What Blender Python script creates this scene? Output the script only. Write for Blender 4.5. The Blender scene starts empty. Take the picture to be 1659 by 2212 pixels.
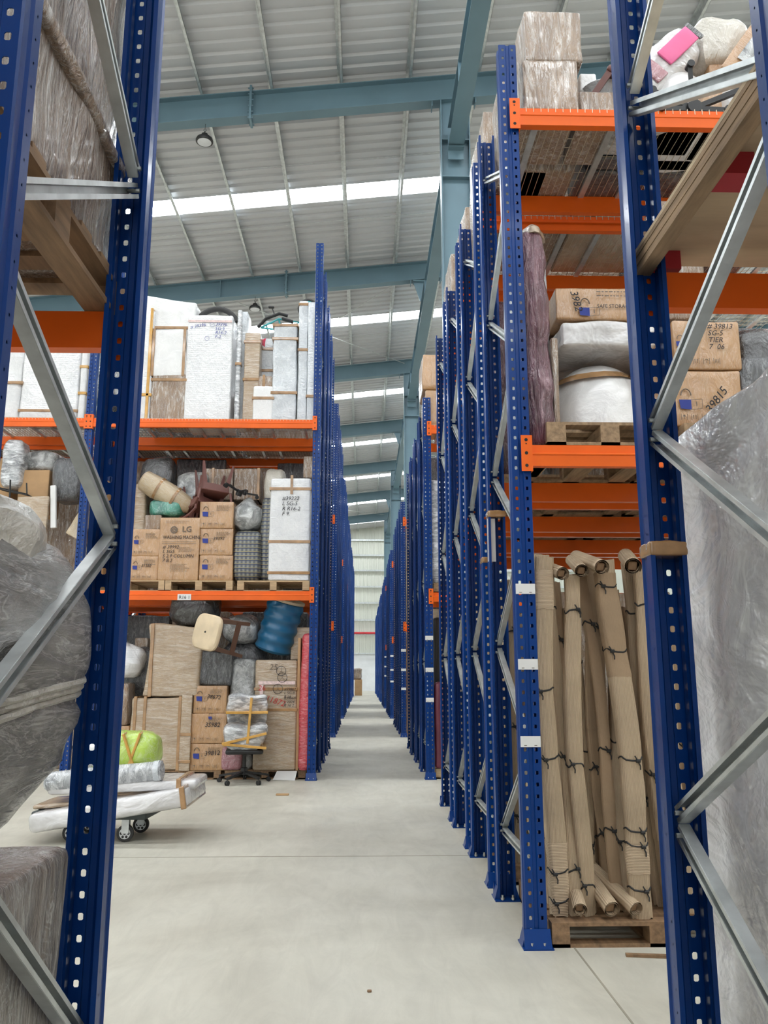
import bpy, bmesh, math, random
from mathutils import Vector, Matrix, noise
PI = math.pi
S = bpy.context.scene
COL = S.collection

# ------------------------------------------------------------------ camera
FPX = 1760.0
PITCH = math.atan((1455-1106)/FPX)
YAW = math.atan((829-785)/FPX*math.cos(PITCH))
EYE = Vector((0, 0, 1.5))
cam = bpy.data.cameras.new('camera'); co = bpy.data.objects.new('camera', cam); COL.objects.link(co)
cam.sensor_fit = 'HORIZONTAL'; cam.sensor_width = 36; cam.lens = 36*FPX/1659
cam.clip_start = .05; cam.clip_end = 400
co.location = EYE
co.rotation_euler = (PI/2+PITCH, 0, -YAW)
S.camera = co
S.view_settings.view_transform = 'Standard'; S.view_settings.look = 'None'
S.view_settings.gamma = 1; S.view_settings.use_curve_mapping = False
S.view_settings.exposure = 0.12
# ------------------------------------------------------------------ daylight
W = bpy.data.worlds.new('world'); S.world = W; W.use_nodes = True
bg = W.node_tree.nodes['Background']; bg.inputs[0].default_value = (.97, .99, 1, 1); bg.inputs[1].default_value = 1.5
SKYLIGHT = 19.0
S.cycles.max_bounces = 6; S.cycles.diffuse_bounces = 3

fw = Vector((math.sin(YAW)*math.cos(PITCH), math.cos(YAW)*math.cos(PITCH), math.sin(PITCH)))
rt = Vector((math.cos(YAW), -math.sin(YAW), 0))
up = rt.cross(fw)
def ray(x, y): return fw + rt*((x-829.5)/FPX) + up*((1106-y)/FPX)
def P(x, y, Y):
    d = ray(x, y); return EYE + d*(Y/d.y)
def PXW(x, y, X):
    d = ray(x, y); return EYE + d*(X/d.x)
def G(x, y, z=0):
    d = ray(x, y); return EYE + d*((z-EYE.z)/d.z)

# ------------------------------------------------------------------ materials
def newmat(name):
    m = bpy.data.materials.new(name); m.use_nodes = True
    return m, m.node_tree, m.node_tree.nodes['Principled BSDF']
def coords(nt, scale, kind='Object', rot=0):
    tc = nt.nodes.new('ShaderNodeTexCoord'); mp = nt.nodes.new('ShaderNodeMapping')
    nt.links.new(tc.outputs[kind], mp.inputs[0]); mp.inputs['Scale'].default_value = scale; mp.inputs['Rotation'].default_value = (rot, rot, 0)
    return mp.outputs[0]
def nz(nt, vec, scale, detail=4, rough=.55, dist=0):
    n = nt.nodes.new('ShaderNodeTexNoise'); nt.links.new(vec, n.inputs['Vector'])
    n.inputs['Scale'].default_value = scale; n.inputs['Detail'].default_value = detail
    n.inputs['Roughness'].default_value = rough; n.inputs['Distortion'].default_value = dist
    return n.outputs['Fac']
def ramp(nt, fac, stops):
    r = nt.nodes.new('ShaderNodeValToRGB'); nt.links.new(fac, r.inputs[0])
    el = r.color_ramp.elements
    while len(el) < len(stops): el.new(.5)
    for e, (p, c) in zip(el, stops):
        e.position = p; e.color = (*c, 1) if len(c) == 3 else c
    return r.outputs[0]
def bump(nt, h, strength, dist=.01, normal=None):
    b = nt.nodes.new('ShaderNodeBump'); nt.links.new(h, b.inputs['Height'])
    b.inputs['Strength'].default_value = strength; b.inputs['Distance'].default_value = dist
    if normal: nt.links.new(normal, b.inputs['Normal'])
    return b.outputs[0]
def lerp(a, b, t): return tuple(x+(y-x)*t for x, y in zip(a, b))
def plain(name, c, rough=.5, metal=0, var=.12, scale=3, bmp=0, bscale=40, coat=0, stretch=(1, 1, 1), spec=.5):
    m, nt, b = newmat(name)
    v = coords(nt, stretch)
    f = nz(nt, v, scale, 5)
    nt.links.new(ramp(nt, f, [(.3, tuple(x*(1-var) for x in c)), (.7, tuple(min(1, x*(1+var)) for x in c))]), b.inputs['Base Color'])
    b.inputs['Roughness'].default_value = rough; b.inputs['Metallic'].default_value = metal; b.inputs['Specular IOR Level'].default_value = spec
    b.inputs['Coat Weight'].default_value = coat; b.inputs['Coat Roughness'].default_value = .08
    if bmp: nt.links.new(bump(nt, nz(nt, v, bscale, 4), bmp, .004), b.inputs['Normal'])
    return m
def film(name, c, c2=None, stretch=(1, 1, 1), scale=14, bmp=.9, dist=.03, milk=.35, milkc=(.75, .75, .75), lo=.55, hi=.75, rough=.45, crough=.13, rib=None, crease=.45, rot=0, detail=5):
    """goods under clear stretch film: colour of what is packed, milky folds of film with pale streaks painted as highlights, glossy crinkled outer layer"""
    m, nt, b = newmat(name)
    v = coords(nt, stretch, rot=rot)
    c2 = c2 or tuple(x*.8 for x in c)
    base = ramp(nt, nz(nt, coords(nt, (1, 1, 1)), 4, 4), [(.35, c2), (.65, c)])
    wr = nz(nt, v, scale, detail+1, .60, .9)
    mk = ramp(nt, wr, [(lo, (0, 0, 0)), (hi, (milk, milk, milk))])  # milky film plus highlight streaks painted into the base colour
    cr = nz(nt, v, scale*1.1, detail, .55, 1.1)
    cre = ramp(nt, cr, [(.455, (0, 0, 0)), (.485, (crease,)*3), (.5, (0, 0, 0)), (.525, (0, 0, 0)), (.545, (crease*.7,)*3), (.56, (0, 0, 0))])  # pale crease lines in the colour, partly painted film glints
    ad = nt.nodes.new('ShaderNodeMix'); ad.data_type = 'RGBA'; ad.blend_type = 'ADD'; ad.inputs[0].default_value = 1; ad.clamp_result = True
    nt.links.new(mk, ad.inputs[6]); nt.links.new(cre, ad.inputs[7])
    mx = nt.nodes.new('ShaderNodeMix'); mx.data_type = 'RGBA'
    nt.links.new(ad.outputs[2], mx.inputs[0]); nt.links.new(base, mx.inputs[6]); mx.inputs[7].default_value = (*milkc, 1)
    nt.links.new(mx.outputs[2], b.inputs['Base Color'])
    b.inputs['Roughness'].default_value = rough
    b.inputs['Coat Weight'].default_value = 1; b.inputs['Coat Roughness'].default_value = crough; b.inputs['Coat IOR'].default_value = 1.75
    nn = bump(nt, wr, bmp, dist)
    nn2 = bump(nt, nz(nt, v, scale*3.3, 4, .6, .8), bmp*.8, dist*.5, nn)
    nn2 = bump(nt, cr, bmp, dist*.8, nn2)
    if rib:
        w = nt.nodes.new('ShaderNodeTexWave'); nt.links.new(coords(nt, (1, 1, 1)), w.inputs[0])
        w.bands_direction = rib[0]; w.inputs['Scale'].default_value = rib[1]; w.inputs['Distortion'].default_value = 1.5; w.inputs['Detail'].default_value = 2; w.inputs['Detail Scale'].default_value = 2
        nn2 = bump(nt, w.outputs['Fac'], .6, .012, nn2)
    nt.links.new(nn2, b.inputs['Coat Normal']); nt.links.new(bump(nt, cr, bmp*.5, dist, bump(nt, wr, bmp*.5, dist)), b.inputs['Normal'])
    return m

M = {}
M['blue'] = plain('blue_powder_coat', (.0018, .039, .20), .30, var=.15, scale=2, bmp=.05, bscale=60, coat=.1, spec=.25)
M['orange'] = plain('orange_powder_coat', (.84, .135, .010), .4, var=.08, scale=2, coat=.05, spec=.3)
M['galv'] = plain('galvanised_steel', (.60, .63, .63), .42, .75, var=.18, scale=9, bmp=.05)
M['zinc'] = plain('zinc_bolt', (.6, .6, .58), .3, .9)
M['teal'] = plain('teal_painted_steel', (.135, .225, .275), .42, var=.1, scale=.8, bmp=.03, bscale=8)
M['wire'] = plain('zinc_wire', (.62, .55, .42), .4, .5)
M['hole'] = plain('dark_slot', (.02, .02, .02), .9)
M['black'] = plain('black_plastic', (.014, .014, .015), .4)
M['blackbag'] = film('black_bag_film', (.012, .012, .014), (.005, .005, .006), milk=.35, milkc=(.35, .36, .37), scale=5, lo=.58, hi=.8, crease=.25)
M['darkfilm'] = film('dark_goods_film', (.03, .033, .04), (.012, .013, .017), milk=.5, milkc=(.4, .42, .43), scale=5, stretch=(3, 3, .8), lo=.52, hi=.8, crease=.35, rot=.15)  # pale streaks are film highlights painted over the dark colour
M['label'] = plain('white_label', (.78, .78, .77), .5, var=.03)
M['ink'] = plain('black_ink', (.02, .02, .025), .7)
M['greyink'] = plain('grey_ink', (.16, .12, .09), .7)
M['blueink'] = plain('blue_ink', (.03, .05, .28), .7)
M['redink'] = plain('red_ink', (.5, .05, .04), .7)
M['pinktape'] = plain('printed_white_tape', (.78, .6, .58), .4, var=.2, scale=30)
M['tape'] = plain('brown_parcel_tape', (.36, .20, .085), .22, var=.3, scale=8, coat=.8)
M['ytape'] = plain('yellow_parcel_tape', (.62, .33, .06), .22, var=.2, scale=8, coat=.8)
M['carton'] = film('wrapped_cardboard', (.50, .27, .105), (.42, .22, .085), scale=4, stretch=(3, 3, 1), milk=.2, milkc=(.85, .75, .6), bmp=.6, lo=.60, hi=.74, crease=.15, rot=.3)
M['kraft'] = plain('bare_cardboard', (.47, .29, .145), .75, var=.1, scale=4, bmp=.05)
M['carton_pale'] = film('pale_wrapped_cardboard', (.43, .31, .19), (.36, .25, .15), crease=.25, scale=3.5, stretch=(1, 1, 5), milk=.35, milkc=(.75, .7, .62), bmp=.7, lo=.48, hi=.75)
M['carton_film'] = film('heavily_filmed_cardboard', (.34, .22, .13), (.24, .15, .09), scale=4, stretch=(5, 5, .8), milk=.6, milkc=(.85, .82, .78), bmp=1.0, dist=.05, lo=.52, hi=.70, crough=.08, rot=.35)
M['carton_fg'] = film('brown_carton_under_film', (.26, .165, .105), (.17, .105, .065), scale=3.5, stretch=(5, 5, .6), milk=.5, milkc=(.8, .78, .75), bmp=1.0, dist=.05, lo=.52, hi=.74, crough=.09)
M['white'] = film('white_foam_wrap', (.80, .81, .82), (.70, .71, .73), scale=8, milk=.4, milkc=(.95, .95, .95), bmp=.8, rough=.55, crough=.2, rib=('Z', 9))
M['white_quilt'] = film('white_bubble_wrap', (.72, .71, .71), (.54, .53, .53), scale=1.8, stretch=(1, 1, 1.6), milk=.5, milkc=(.88, .88, .88), bmp=.75, dist=.07, rough=.5, crough=.12, lo=.5, hi=.76, crease=.35, detail=3)
M['white_plain'] = film('white_sheet', (.80, .80, .79), (.72, .72, .72), scale=5, milk=.3, milkc=(.95, .95, .95), bmp=.5, dist=.03, rough=.6, crough=.3)
M['bluewhite'] = film('bluish_foam_wrap', (.66, .70, .73), (.52, .56, .60), scale=9, milk=.6, milkc=(.92, .94, .95), bmp=.9, crough=.16, rib=('Z', 12))
M['greyfilm'] = film('grey_film', (.30, .31, .31), (.16, .17, .17), scale=7, milk=.7, milkc=(.8, .82, .82), bmp=1, dist=.04, lo=.42, hi=.7)
M['silverfilm'] = film('silvery_film', (.42, .44, .46), (.22, .23, .25), scale=5, stretch=(1, 1, 3), milk=.85, milkc=(.92, .94, .96), bmp=1, dist=.05, lo=.44, hi=.66, crough=.07, rot=.5)
M['fgbag'] = film('dusty_grey_cover', (.24, .23, .215), (.085, .082, .078), scale=2.6, stretch=(1, 1, 4), rot=.25, milk=.5, milkc=(.62, .60, .56), bmp=.9, dist=.04, lo=.42, hi=.78, rough=.5, crough=.22)
M['fgbox'] = film('film_wrapped_brown_box', (.29, .24, .20), (.16, .13, .105), scale=3, stretch=(3.5, 3.5, 1), milk=.5, milkc=(.70, .69, .66), bmp=.9, dist=.03, lo=.45, hi=.75, crough=.16)
M['cream'] = film('cream_crumpled_cover', (.60, .56, .48), (.48, .45, .38), scale=3.5, milk=.3, milkc=(.75, .73, .68), bmp=.9, dist=.06, rough=.5, crough=.3)
M['purple'] = film('burgundy_under_film', (.15, .028, .055), (.085, .014, .03), scale=5, stretch=(4, 4, .6), milk=.4, milkc=(.62, .40, .46), bmp=1.2, dist=.05, lo=.56, hi=.70, crough=.08, crease=.35, rot=.2)
M['crimson'] = film('crimson_under_film', (.60, .022, .045), (.5, .016, .035), crease=.3, scale=6, stretch=(1, 1, 2.5), milk=.3, milkc=(.9, .5, .52), bmp=.9, lo=.55, hi=.72, crough=.12)
M['maroon'] = plain('maroon_fabric', (.13, .02, .04), .5, var=.2, coat=.3)
M['drum'] = plain('blue_plastic_drum', (.006, .11, .24), .38, var=.12, scale=1.5, coat=.3)
M['plastic_brown'] = plain('brown_plastic', (.17, .070, .060), .42, var=.06)
M['plastic_choc'] = plain('chocolate_plastic', (.11, .055, .035), .4, var=.06)
M['plastic_cream'] = plain('cream_plastic', (.66, .53, .36), .4, var=.12, scale=6)
M['jute'] = film('jute_hessian', (.55, .42, .25), (.45, .33, .18), scale=10, stretch=(3, 3, .6), milk=.15, bmp=.4, crough=.3)
M['lime'] = film('lime_cloth_under_film', (.50, .72, .06), (.42, .62, .05), scale=6, milk=.4, milkc=(.8, .88, .55), bmp=.9)
M['teal_bag'] = film('teal_cloth_under_film', (.015, .28, .19), (.01, .12, .10), scale=5, milk=.5, milkc=(.5, .75, .68), bmp=1)
M['pink'] = film('pink_under_film', (.42, .16, .19), (.32, .11, .14), scale=8, milk=.4, milkc=(.7, .55, .56), bmp=.9)
M['hotpink'] = plain('hot_pink_cloth', (.85, .16, .36), .5, var=.15)
M['redplastic'] = plain('red_plastic', (.62, .03, .08), .35)
M['cyan'] = plain('cyan_paint', (.05, .42, .45), .35)
M['wood'] = plain('pale_pallet_wood', (.50, .36, .21), .75, var=.22, scale=5, bmp=.25, bscale=14, stretch=(1, 8, 8))
M['wood2'] = plain('weathered_pallet_wood', (.32, .215, .125), .8, var=.35, scale=4, bmp=.4, bscale=10, stretch=(8, 1, 8))
M['wood3'] = plain('brown_pallet_wood', (.25, .15, .08), .7, var=.35, scale=4, bmp=.3, bscale=10, stretch=(8, 1, 8))
M['ply'] = plain('plywood_sheet', (.50, .38, .24), .7, var=.15, scale=2.5, stretch=(1, 5, 1))
M['redpaint'] = plain('red_painted_wood', (.42, .02, .03), .6)
M['twine'] = plain('black_twine', (.02, .02, .02), .7)
M['paper'] = plain('white_paper', (.72, .71, .70), .6, var=.05)
M['rubber'] = plain('dark_rubber', (.03, .03, .03), .6)
M['board'] = plain('grey_board', (.05, .06, .06), .6)
M['lens'] = plain('frosted_lamp_lens', (.7, .72, .75), .3)

def corr_mat(name, c, direction='X', scale=55, strength=.5):
    m, nt, b = newmat(name)
    v = coords(nt, (1, 1, 1))
    nt.links.new(ramp(nt, nz(nt, v, 2.5, 5), [(.3, tuple(x*.80 for x in c)), (.7, tuple(x*1.12 for x in c))]), b.inputs['Base Color'])
    w = nt.nodes.new('ShaderNodeTexWave'); nt.links.new(v, w.inputs[0]); w.bands_direction = direction
    w.inputs['Scale'].default_value = scale; w.inputs['Distortion'].default_value = .6
    nn = bump(nt, w.outputs['Fac'], strength, .006)
    nt.links.new(bump(nt, nz(nt, v, 6, 4), .5, .02, nn), b.inputs['Normal'])
    b.inputs['Roughness'].default_value = .8
    return m
M['corr'] = corr_mat('corrugated_kraft', (.52, .395, .265), 'X', 38)
M['corr_h'] = corr_mat('corrugated_kraft_crosswise', (.55, .42, .29), 'Z', 38)
M['corr_dark'] = corr_mat('brown_corrugated_kraft', (.38, .265, .165), 'X', 60, .25)

def plaid():
    m, nt, b = newmat('plaid_bag_film')
    v = coords(nt, (1, 1, 1))
    def wave(d, sc, ph=0):
        w = nt.nodes.new('ShaderNodeTexWave'); nt.links.new(v, w.inputs[0]); w.bands_direction = d
        w.inputs['Scale'].default_value = sc; w.inputs['Distortion'].default_value = .5; w.inputs['Phase Offset'].default_value = ph; return w.outputs['Fac']
    a = ramp(nt, wave('Z', 5), [(.45, (.035, .06, .15)), (.55, (.30, .30, .27))])
    c = ramp(nt, wave('X', 5), [(.45, (.25, .28, .36)), (.55, (.75, .75, .72))])
    mx = nt.nodes.new('ShaderNodeMix'); mx.data_type = 'RGBA'; mx.blend_type = 'MULTIPLY'; mx.inputs[0].default_value = 1
    nt.links.new(a, mx.inputs[6]); nt.links.new(c, mx.inputs[7])
    g = ramp(nt, wave('Z', 5, 2.2), [(.9, (0, 0, 0)), (.97, (.6, .6, .6))])
    mx2 = nt.nodes.new('ShaderNodeMix'); mx2.data_type = 'RGBA'; nt.links.new(g, mx2.inputs[0]); nt.links.new(mx.outputs[2], mx2.inputs[6]); mx2.inputs[7].default_value = (.5, .42, .15, 1)
    nt.links.new(mx2.outputs[2], b.inputs['Base Color'])
    b.inputs['Coat Weight'].default_value = 1; b.inputs['Coat Roughness'].default_value = .1
    nt.links.new(bump(nt, nz(nt, v, 9, 5, .6, 1), 1, .04), b.inputs['Coat Normal'])
    return m
M['plaid'] = plaid()

def floor_mat():
    m, nt, b = newmat('polished_concrete')
    v = coords(nt, (1, 1, 1)); v2 = coords(nt, (1, .25, 1))
    a = ramp(nt, nz(nt, v, .7, 8, .6, .6), [(.3, (.45, .425, .355)), (.5, (.55, .525, .445)), (.72, (.63, .605, .52))])
    d = ramp(nt, nz(nt, v2, 6, 8, .7, 1.2), [(.35, (.80, .80, .80)), (.6, (1, 1, 1))])
    mx = nt.nodes.new('ShaderNodeMix'); mx.data_type = 'RGBA'; mx.blend_type = 'MULTIPLY'; mx.inputs[0].default_value = .55
    nt.links.new(a, mx.inputs[6]); nt.links.new(d, mx.inputs[7])
    nt.links.new(mx.outputs[2], b.inputs['Base Color'])
    nt.links.new(ramp(nt, nz(nt, v, 2, 6), [(.3, (.42,)*3), (.7, (.6,)*3)]), b.inputs['Roughness'])
    nt.links.new(bump(nt, nz(nt, v, 25, 5), .06, .01), b.inputs['Normal'])
    return m
M['floor'] = floor_mat()
M['joint'] = plain('floor_joint', (.30, .27, .21), .8)
M['roof'] = plain('roof_sheet', (.54, .55, .57), .45, .25, var=.05, scale=.5)
M['wall_sheet'] = plain('cream_wall_sheet', (.62, .64, .57), .5, var=.04, scale=.5)
M['plaster'] = plain('white_plaster', (.72, .74, .76), .7, var=.08, scale=1.2)
M['redpipe'] = plain('red_pipe', (.5, .02, .03), .4)
def emis(name, c, s):
    m, nt, b = newmat(name)
    b.inputs['Base Color'].default_value = (.8, .8, .8, 1)
    b.inputs['Emission Color'].default_value = (*c, 1); b.inputs['Emission Strength'].default_value = s
    return m
M['skylight'] = emis('translucent_skylight_sheet', (.93, .97, 1), SKYLIGHT)

# ------------------------------------------------------------------ mesh helpers
class MB:
    def __init__(s): s.v = []; s.f = []; s.mi = []; s.m = 0
    def add(s, vs, fs):
        o = len(s.v); s.v += [tuple(v) for v in vs]
        for f in fs: s.f.append(tuple(i+o for i in f)); s.mi.append(s.m)
        return s
    def box(s, x0, x1, y0, y1, z0, z1):
        return s.add([(x, y, z) for z in (z0, z1) for y in (y0, y1) for x in (x0, x1)],
                     [(0, 2, 3, 1), (4, 5, 7, 6), (0, 1, 5, 4), (2, 6, 7, 3), (0, 4, 6, 2), (1, 3, 7, 5)])
    def obar(s, a, b, w, h, side=Vector((1, 0, 0))):
        """rectangular bar from a to b; w along `side`, h across"""
        a = Vector(a); b = Vector(b); d = (b-a).normalized(); sd = (side-d*side.dot(d)).normalized(); n = d.cross(sd)
        vs = [p+sd*(i*w/2)+n*(j*h/2) for p in (a, b) for j in (-1, 1) for i in (-1, 1)]
        return s.add(vs, [(0, 1, 3, 2), (4, 6, 7, 5), (0, 4, 5, 1), (2, 3, 7, 6), (0, 2, 6, 4), (1, 5, 7, 3)])
    def tube(s, pts, r, n=8, caps=True, closed=False):
        pts = [Vector(p) for p in pts]; N = len(pts); vs = []; prev = None
        for i, p in enumerate(pts):
            a = pts[(i-1) % N] if (closed or i > 0) else p; b = pts[(i+1) % N] if (closed or i < N-1) else p
            d = (b-a).normalized()
            if prev is None: prev = d.orthogonal().normalized()
            u = (prev-d*prev.dot(d)).normalized(); prev = u; w = d.cross(u)
            rr = r[i] if isinstance(r, (list, tuple)) else r
            vs += [p+(u*math.cos(2*PI*k/n)+w*math.sin(2*PI*k/n))*rr for k in range(n)]
        fs = [(i*n+k, i*n+(k+1) % n, ((i+1) % N)*n+(k+1) % n, ((i+1) % N)*n+k) for i in range(N if closed else N-1) for k in range(n)]
        if caps and not closed: fs += [tuple(range(n))[::-1], tuple((N-1)*n+k for k in range(n))]
        return s.add(vs, fs)
    def lathe(s, prof, n=24, c=(0, 0, 0), sx=1, sy=1, fn=None):
        vs = []
        for r, z in prof:
            for k in range(n):
                a = 2*PI*k/n; rr = r*(fn(a, z) if fn else 1)
                vs.append((c[0]+rr*sx*math.cos(a), c[1]+rr*sy*math.sin(a), c[2]+z))
        N = len(prof)
        fs = [(i*n+k, i*n+(k+1) % n, (i+1)*n+(k+1) % n, (i+1)*n+k) for i in range(N-1) for k in range(n)]
        fs += [tuple(range(n))[::-1], tuple((N-1)*n+k for k in range(n))]
        return s.add(vs, fs)
    def prism(s, poly, z0, z1, axis='z'):
        n = len(poly)
        def pt(a, b, z): return {'z': (a, b, z), 'y': (a, z, b), 'x': (z, a, b)}[axis]
        vs = [pt(a, b, z0) for a, b in poly]+[pt(a, b, z1) for a, b in poly]
        return s.add(vs, [tuple(range(n))[::-1], tuple(range(n, 2*n))]+[(i, (i+1) % n, n+(i+1) % n, n+i) for i in range(n)])
    def soft(s, w, d, h, r=.02, amp=.005, freq=3, seed=0, n=10, fn=None, c=(0, 0, 0)):
        """box w x d x h standing on z=0 with rounded edges and an uneven surface"""
        L = (w, d, h); r = min(r, min(L)*.49)
        ax = []
        for l in L:
            k = max(2, int(n*l/max(L))+1)
            ax.append([0, r*.35, r]+[r+(l-2*r)*i/k for i in range(1, k)]+[l-r, l-r*.35, l])
        idx = {}; vs = []; fs = []
        def vert(i, j, k):
            key = (i, j, k)
            if key in idx: return idx[key]
            p = Vector((ax[0][i], ax[1][j], ax[2][k]))
            q = Vector([min(max(p[a], r), L[a]-r) for a in range(3)]); dd = (p-q)
            if dd.length > 1e-9: nn = dd.normalized(); p = q+nn*r
            else: nn = Vector((0, 0, 0))
            pp = p-Vector((w/2, d/2, 0))
            if amp:
                sd = Vector((seed*7.3, seed*3.1, seed*1.7))
                t = noise.noise(pp*freq+sd)+.5*noise.noise(pp*freq*2.3+sd)
                if pp.z < .02: t = abs(t)*0
                pp = pp+nn*amp*t*1.6
            if fn: pp = fn(pp)
            idx[key] = len(vs); vs.append(pp+Vector(c)); return idx[key]
        X, Y, Z = [len(a)-1 for a in ax]
        for i in range(X):
            for j in range(Y):
                fs.append((vert(i, j, 0), vert(i, j+1, 0), vert(i+1, j+1, 0), vert(i+1, j, 0)))
                fs.append((vert(i, j, Z), vert(i+1, j, Z), vert(i+1, j+1, Z), vert(i, j+1, Z)))
        for i in range(X):
            for k in range(Z):
                fs.append((vert(i, 0, k), vert(i+1, 0, k), vert(i+1, 0, k+1), vert(i, 0, k+1)))
                fs.append((vert(i, Y, k), vert(i, Y, k+1), vert(i+1, Y, k+1), vert(i+1, Y, k)))
        for j in range(Y):
            for k in range(Z):
                fs.append((vert(0, j, k), vert(0, j, k+1), vert(0, j+1, k+1), vert(0, j+1, k)))
                fs.append((vert(X, j, k), vert(X, j+1, k), vert(X, j+1, k+1), vert(X, j, k+1)))
        return s.add(vs, fs)
    def blob(s, w, d, h, e=.7, amp=.05, freq=2.5, seed=0, n=28, c=(0, 0, 0), pinch=0, fold=0):
        """sack-like lump standing on z=0; pinch draws its top into a tied neck"""
        vs = []; m = n*3//4
        sp = lambda v: math.copysign(abs(v)**e, v)
        for i in range(m+1):
            t = -PI/2+PI*i/m
            for k in range(n):
                a = 2*PI*k/n
                x = sp(math.cos(t))*sp(math.cos(a)); y = sp(math.cos(t))*sp(math.sin(a)); z = sp(math.sin(t))
                if pinch and z > .35: q = (z-.35)/.65; x *= 1-q*pinch*.8; y *= 1-q*pinch*.8; z += q*q*.25*pinch
                p = Vector((x*w/2, y*d/2, (z+1)*h/2)); sd = Vector((seed*5.1, seed*2.7, seed))
                t1 = noise.noise(p*freq+sd)+.5*noise.noise(p*freq*2.7+sd)
                f = (1-abs(noise.noise(Vector((p.x*freq*3, p.y*freq*3, p.z*freq))+sd))*2)*fold if fold else 0
                p += Vector((x, y, z)).normalized()*(amp*t1+f)
                p.z = max(p.z, 0); vs.append(p+Vector(c))
        fs = [(i*n+k, i*n+(k+1) % n, (i+1)*n+(k+1) % n, (i+1)*n+k) for i in range(m) for k in range(n)]
        return s.add(vs, fs)
    def build(s, name, mat, parent=None, smooth=False, loc=None, rot=None):
        me = bpy.data.meshes.new(name); me.from_pydata(s.v, [], s.f)
        for mm in (mat if isinstance(mat, (list, tuple)) else [mat]): me.materials.append(mm if not isinstance(mm, str) else M[mm])
        me.polygons.foreach_set('material_index', s.mi)
        me.update()
        bm = bmesh.new(); bm.from_mesh(me); bmesh.ops.remove_doubles(bm, verts=bm.verts, dist=1e-6)
        bmesh.ops.recalc_face_normals(bm, faces=bm.faces); bm.to_mesh(me); bm.free()
        if smooth:
            me.polygons.foreach_set('use_smooth', [True]*len(me.polygons))
            if smooth != 'all': me.set_sharp_from_angle(angle=math.radians(42))
        o = bpy.data.objects.new(name, me); COL.objects.link(o)
        if parent: o.parent = parent
        if loc is not None: o.location = loc
        if rot is not None: o.rotation_euler = rot
        return o
def tag(o, label=None, cat=None, group=None, kind=None):
    for k, v in (('label', label), ('category', cat), ('group', group), ('kind', kind)):
        if v: o[k] = v
    return o
def empty(name, loc, label, cat, group=None, rot=(0, 0, 0)):
    o = bpy.data.objects.new(name, None); COL.objects.link(o); o.empty_display_size = .1
    o.location = loc; o.rotation_euler = rot
    return tag(o, label, cat, group)
def copy_tree(o, parent=None):
    c = o.copy(); COL.objects.link(c)
    if parent: c.parent = parent
    for ch in o.children: copy_tree(ch, c)
    return c
def struct(o): o['kind'] = 'structure'; return o
def text(parent, s, size, loc, mat='ink', rz=0, name='handwriting', tilt=0, shear=0, bold=0, sx=1):
    cu = bpy.data.curves.new(name, 'FONT'); cu.body = s; cu.size = size; cu.resolution_u = 2; cu.shear = shear
    cu.offset = bold; cu.extrude = .0008; cu.align_x = 'LEFT'; cu.space_line = .95
    to = bpy.data.objects.new('t', cu)
    COL.objects.link(to)
    dg = bpy.context.evaluated_depsgraph_get(); me = bpy.data.meshes.new_from_object(to.evaluated_get(dg))
    bpy.data.objects.remove(to)
    me.materials.clear(); me.materials.append(M[mat]); me.name = name
    o = bpy.data.objects.new(name, me); COL.objects.link(o); o.parent = parent
    o.location = loc; o.rotation_euler = (Matrix.Rotation(rz, 3, 'Z') @ Matrix.Rotation(PI/2, 3, 'X') @ Matrix.Rotation(tilt, 3, 'Z')).to_euler()
    o.scale = (sx, 1, 1)
    return o

# ================================================================== SETTING
o = MB().box(-26, 22, -24, 76, -.3, 0).build('floor', 'floor'); struct(o)
j = MB(); j.box(1.177, 1.187, -4, 74, 0, .002); j.box(-26, 22, 7.25, 7.258, 0, .002); j.box(-26, 22, 29.9, 29.92, 0, .002)
struct(j.build('trim_1', 'joint'))['label'] = 'thin joints cut in the concrete floor'
ZR = lambda X: 14.82+.113*(X-1.75)          # underside of the roof sheet
# roof sheet: ribs run across the passage; skylight strips are separate panes
STR = [20.05+8.4*k for k in range(-5, 7)]
def sheet(mb, y0, y1, X0, X1):
    ys = []; p = .333
    n = max(1, round((y1-y0)/p)); p = (y1-y0)/n
    for i in range(n):
        a = y0+i*p; ys += [(a, 0), (a+p*.50, 0), (a+p*.62, .05), (a+p*.88, .05)]
    ys.append((y1, 0))
    vs = []; fs = []
    for y, dz in ys: vs += [(X0, y, ZR(X0)+dz), (X1, y, ZR(X1)+dz), (X0, y, ZR(X0)+dz+.02), (X1, y, ZR(X1)+dz+.02)]
    for i in range(len(ys)-1):
        a = i*4; b = a+4; fs += [(a, b, b+1, a+1), (a+2, a+3, b+3, b+2)]
    fs += [(0, 1, 3, 2), (len(vs)-4, len(vs)-2, len(vs)-1, len(vs)-3)]
    mb.add(vs, fs)
rf = MB(); prev = -24.0
for y in STR: sheet(rf, prev, y, -26, 22); prev = y+.72
sheet(rf, prev, 76, -26, 22)
struct(rf.build('ceiling', 'roof'))
for i, y in enumerate(STR):
    m = MB(); m.add([(x, yy, ZR(x)+dz) for dz in (.03, .045) for x in (-26, 22) for yy in (y, y+.72)], [(0, 1, 3, 2), (4, 6, 7, 5), (0, 4, 5, 1), (2, 3, 7, 6), (0, 2, 6, 4), (1, 5, 7, 3)])
    o = m.build('window_%d' % (i+1), 'skylight'); struct(o)
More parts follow.
